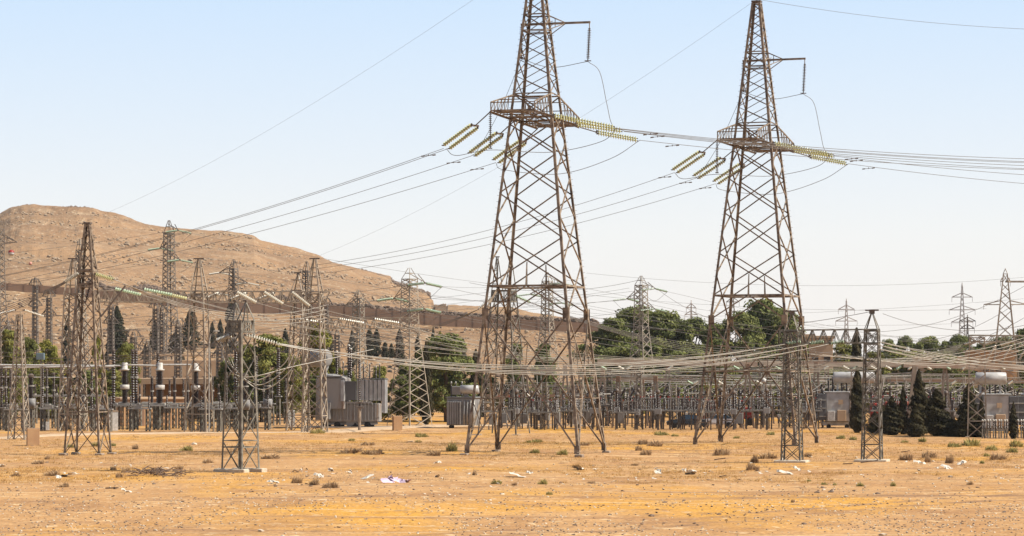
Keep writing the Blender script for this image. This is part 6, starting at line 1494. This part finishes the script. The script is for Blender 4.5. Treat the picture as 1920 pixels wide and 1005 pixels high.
for px, py, w, h in ((235, 886, 24, 10), (212, 881, 12, 7), (223, 895, 18, 8), (100, 892, 44, 10), (30, 893, 20, 6), (335, 880, 22, 7), (555, 905, 18, 10), (620, 918, 26, 8), (590, 913, 16, 8), (120, 912, 22, 6), (965, 911, 10, 5), (1740, 868, 14, 11), (1780, 872, 14, 12), (1700, 862, 26, 10), (1740, 858, 26, 8), (1415, 865, 14, 10), (1440, 857, 44, 9), (1350, 850, 26, 10), (1410, 878, 22, 10), (1515, 855, 14, 6), (1870, 865, 30, 9),
                     (1197, 845, 14, 8), (1205, 835, 20, 8), (1210, 850, 22, 8), (890, 888, 10, 8), (655, 850, 60, 8), (700, 852, 40, 8), (815, 854, 30, 7), (1487, 941, 9, 7), (255, 843, 18, 9), (88, 858, 12, 6), (510, 858, 40, 7), (1190, 868, 20, 5), (1095, 838, 22, 6), (1110, 905, 16, 4), (1820, 910, 14, 5), (1230, 838, 30, 7), (690, 838, 30, 6), (70, 866, 20, 5), (390, 865, 24, 6)):
    shrub('dead', px, py, w, h, 'dry shrub', 'dry brown shrubs')
# stones and debris
SM = {k: [rock_proto(200 + i * 7 + j * 31, k, .75) for i in range(3)] for j, k in enumerate(('stone', 'dark_stone', 'pale_stone', 'litter'))}
def stone(kind, px, py, w, label, group, cat='stone', flat=.8):
    x, y, z = on(px, py); o = bpy.data.objects.new({'litter': 'litter_scrap'}.get(kind, 'stone'), random.choice(SM[kind])); COL.objects.link(o); k = y / F
    o.location = (x, y, z + .02); o.scale = (w * k, w * k * random.uniform(.7, 1.4), w * k * flat * random.uniform(.6, 1)); o.rotation_euler = (random.uniform(-.3, .3), random.uniform(-.3, .3), random.random() * 6); tag(o, label, cat, group)
for px, py, w, lab in ((1558, 923, 12, 'largest dark stone in the right foreground'), (1646, 925, 12, 'dark stone right of the largest dark stone'), (1532, 924, 11, 'brown stone left of the largest dark stone'), (1586, 930, 10, 'pale stone just below the largest dark stone'), (1543, 912, 10, 'dark stone a little above the largest dark stone'),
                       (1508, 980, 11, 'dark stone near the lower edge, right of centre'), (1348, 963, 12, 'dark stone on the track between the pylons'), (1222, 965, 14, 'flat dark stone cluster left on the track'), (1882, 956, 8, 'lone dark stone at the far right foreground'), (1656, 1001, 20, 'pale flat slab cut by the lower edge'),
                       (490, 993, 14, 'pale stone near the lower edge at the left'), (530, 1002, 12, 'pale stone cut by the lower edge at the left'), (88, 863, 7, 'dark stone left of the lone brown tower'), (289, 909, 7, 'black stone below the branch heap'), (583, 915, 9, 'dark leaning stone below the cage-topped column'), (606, 918, 8, 'second dark leaning stone below the cage-topped column'),
                       (1782, 895, 12, 'dark stone beside the pale scraps at the right'), (1420, 879, 8, 'dark stone by the cream scrap'), (363, 836, 12, 'white stone left of the cage-topped column'), (50, 842, 9, 'white stone below the left marker box')):
    stone('pale_stone' if ('pale' in lab or 'white' in lab) else 'dark_stone', px, py, w, lab, None)
random.seed(77)
for i in range(90): px, py = random.uniform(0, 1920), random.triangular(862, 1003, 930); stone('dark_stone', px, py, random.uniform(3.5, 7.5), 'small dark stone', 'small dark stones')
for i in range(70): px, py = random.uniform(0, 1920), random.triangular(850, 1000, 900); stone('pale_stone', px, py, random.uniform(3.5, 7.5), 'small pale stone', 'small pale stones')
for i in range(24): px, py = random.gauss(1250, 90), random.gauss(958, 14); stone('dark_stone', px, py, random.uniform(4, 8), 'small dark stone', 'small dark stones')
peb = []
for i in range(6500):
    py = random.triangular(850, 1010, 985); px = random.uniform(-100, 2020); x, y, z = on(px, py)
    if dens(x * 1.7, y * 1.3 + 50) < -.12 and random.random() < .8: continue
    peb.append((x, y, z + .01, random.uniform(.04, .13)))
tag(rock_field('gravel', peb[::3], 'dark_stone'), 'dark pebbles scattered over the bare soil', 'gravel'); tag(rock_field('gravel', peb[1::3], 'pale_stone'), 'pale pebbles scattered over the bare soil', 'gravel'); tag(rock_field('gravel', peb[2::3], 'stone'), 'brown pebbles scattered over the bare soil', 'gravel')
def scrap_mesh(seed, m):
    """crumpled sheet: folded grid"""
    rg = random.Random(seed); mb = MB(); n = 5; vs = []
    for j in range(n):
        for i in range(n): vs.append(((i / (n - 1) - .5) + rg.uniform(-.12, .12), (j / (n - 1) - .5) + rg.uniform(-.12, .12), rg.uniform(0, .35)))
    mb.add(vs, [(j * n + i, j * n + i + 1, (j + 1) * n + i + 1, (j + 1) * n + i) for j in range(n - 1) for i in range(n - 1)]); return mb.mesh('litter_scrap', M[m])
SCR = [scrap_mesh(300 + i, 'litter') for i in range(4)]
def scrap(px, py, w, h, label, group=None):
    x, y, z = on(px, py); k = y / F; o = bpy.data.objects.new('litter_scrap', random.choice(SCR)); COL.objects.link(o); o.location = (x, y, z + .02); o.scale = (w * k, w * k * 1.6, h * k * 2.6); o.rotation_euler = (R(random.uniform(5, 25)), 0, random.random() * 6); tag(o, label, 'litter', group)
for px, py, w, h, lab in ((130, 894, 22, 8, 'cream crumpled scrap at the left in front of the lone brown tower'), (110, 896, 10, 4, 'low white scrap beside the cream scrap at the left'), (992, 884, 9, 7, 'upright white scrap below the middle pylon right legs'), (975, 891, 24, 4, 'long flat pale scrap below the middle pylon'),
                          (820, 866, 8, 6, 'white scrap left of the middle pylon foot'), (1470, 889, 22, 8, 'cream crumpled scrap right of centre'), (1492, 879, 10, 8, 'white scrap above the cream scrap right of centre'), (1296, 886, 18, 7, 'pale rubbish heap left of centre-right'), (1085, 876, 18, 7, 'pale rubbish beside the middle pylon right foot'), (1725, 873, 14, 6, 'pale scrap between the two round dry shrubs'),
                          (1803, 875, 12, 7, 'white scrap right of the round dry shrubs'), (1776, 881, 14, 5, 'pale scrap below the round dry shrubs'), (1282, 877, 8, 6, 'small white scrap left of the pale rubbish heap'), (1234, 883, 12, 5, 'white stone-like scrap between the pylons'), (512, 905, 14, 6, 'pale scrap right below the cage-topped column'),
                          (558, 885, 12, 7, 'white branching scrap right of the cage-topped column'), (598, 892, 12, 7, 'second white scrap right of the cage-topped column'), (620, 881, 10, 6, 'third white scrap right of the cage-topped column'), (2, 873, 10, 7, 'white scrap at the left edge'), (237, 926, 12, 5, 'pale scrap on the bare soil at the left'),
                          (685, 895, 18, 4, 'white thin scrap left of the lilac plastic'), (820, 892, 8, 4, 'small white scrap right of the lilac plastic')):
    scrap(px, py, w, h, lab)
random.seed(88)
for i in range(110): px, py = random.uniform(0, 1920), random.triangular(850, 935, 882); scrap(px, py, random.uniform(2.5, 6), random.uniform(1.2, 3), 'small pale scrap', 'small pale scraps of litter')
x, y, z = on(738, 904); k = y / F; e = empty('plastic_sheet', (x, y, z), R(20), 'lilac crumpled plastic sheet lying in the left-centre foreground', 'plastic sheet')
for i, (dx, w, h) in enumerate(((-14, 24, 7), (8, 22, 9), (-2, 14, 15), (20, 16, 7))):
    mb = MB(); me = scrap_mesh(320 + i, 'pink_plastic'); me.name = 'fold'; o = bpy.data.objects.new('fold', me); COL.objects.link(o); o.parent = e; o.location = (dx * k, random.uniform(-.3, .3), .03); o.scale = (w * k, w * k * 1.3, h * k * 2.4); o.rotation_euler = (R(15), 0, i)
x, y, z = on(302, 892); k = y / F; mb = MB()
for i in range(70):
    a = Vector((random.gauss(0, 26) * k, random.gauss(0, .9), random.uniform(.02, .35))); d = Vector((random.uniform(-1, 1) * .9, random.uniform(-1, 1) * .6, random.uniform(-.25, .3))); mb.tube([a, a + d * .5 + Vector((0, 0, .06)), a + d], [.035, .028, .012], 4)
o = mb.build('branch_heap', M['wood']); o.location = (x, y, z); tag(o, 'dark heap of dead branches on the soil left of the cage-topped column', 'branches')
for i, (px, py, w, lab) in enumerate(((210, 919, 26, 'thin grey stick on the bare soil at the left'), (1590, 872, 16, 'leaning grey board by the right gantry column foot'), (1355, 892, 10, 'short dark stick left of the cream scrap'), (768, 831, 14, 'pale stick beside the middle pylon left foot'), (1698, 848, 14, 'brown stick near the cypress row'), (1350, 858, 20, 'brown stick between the legs of the right pylon'), (240, 851, 40, 'long pale pipe lying right of the lone brown tower'), (1630, 870, 30, 'dark plank before the right gantry column'))):
    x, y, z = on(px, py); k = y / F; mb = MB(); mb.bar((x - w * k / 2, y + .3, z + .04), (x + w * k / 2, y - .3, z + .08 + .02 * i), .08, .06); tag(mb.build('stick', M['pale_stone' if 'pale' in lab else 'wood']), lab, 'stick')

# ================================================================== tell the alike things apart by counting them from the left
from collections import defaultdict
bpy.context.view_layer.update()
by = defaultdict(list)
for o in COL.objects:
    if o.parent is None and o.get('label') and o.get('category'): by[o['label']].append(o)
SHORT = {'green shrub': 'green weed shrub on the dry ground', 'dry shrub': 'dry brown shrub on the ground', 'small dark stone': 'small dark stone on the soil', 'small pale stone': 'small pale stone on the soil', 'small pale scrap': 'small pale scrap of litter on the soil'}
def pxof(o):
    v = o.location if o.location.length > 1 else sum((Vector(c) for c in o.bound_box), Vector()) / 8
    return v.x / max(1, v.y)
for lab, os_ in by.items():
    if len(os_) < 2: continue
    os_.sort(key=pxof)
    for i, o in enumerate(os_):
        base = SHORT.get(lab, lab); o['label'] = f'{base}, {ordinal(i + 1)} from left'
# --- END PART 4

# ================================================================== DUSTY AIR
hb = MB(); hb.box((0, 1925, 55), (6200, 4350, 140)); hz = hb.build('haze', M['wire'], kind='stuff'); hz['label'] = 'thin dusty haze over the plain'
hm = bpy.data.materials.new('haze'); hm.use_nodes = True; hn = hm.node_tree.nodes; hn.clear()
ho = hn.new('ShaderNodeOutputMaterial'); hv = hn.new('ShaderNodeVolumePrincipled'); hm.node_tree.links.new(hv.outputs[0], ho.inputs['Volume'])
hv.inputs['Color'].default_value = (.95, .93, .90, 1); hv.inputs['Density'].default_value = .00005; hv.inputs['Anisotropy'].default_value = .2
hz.data.materials.clear(); hz.data.materials.append(hm)
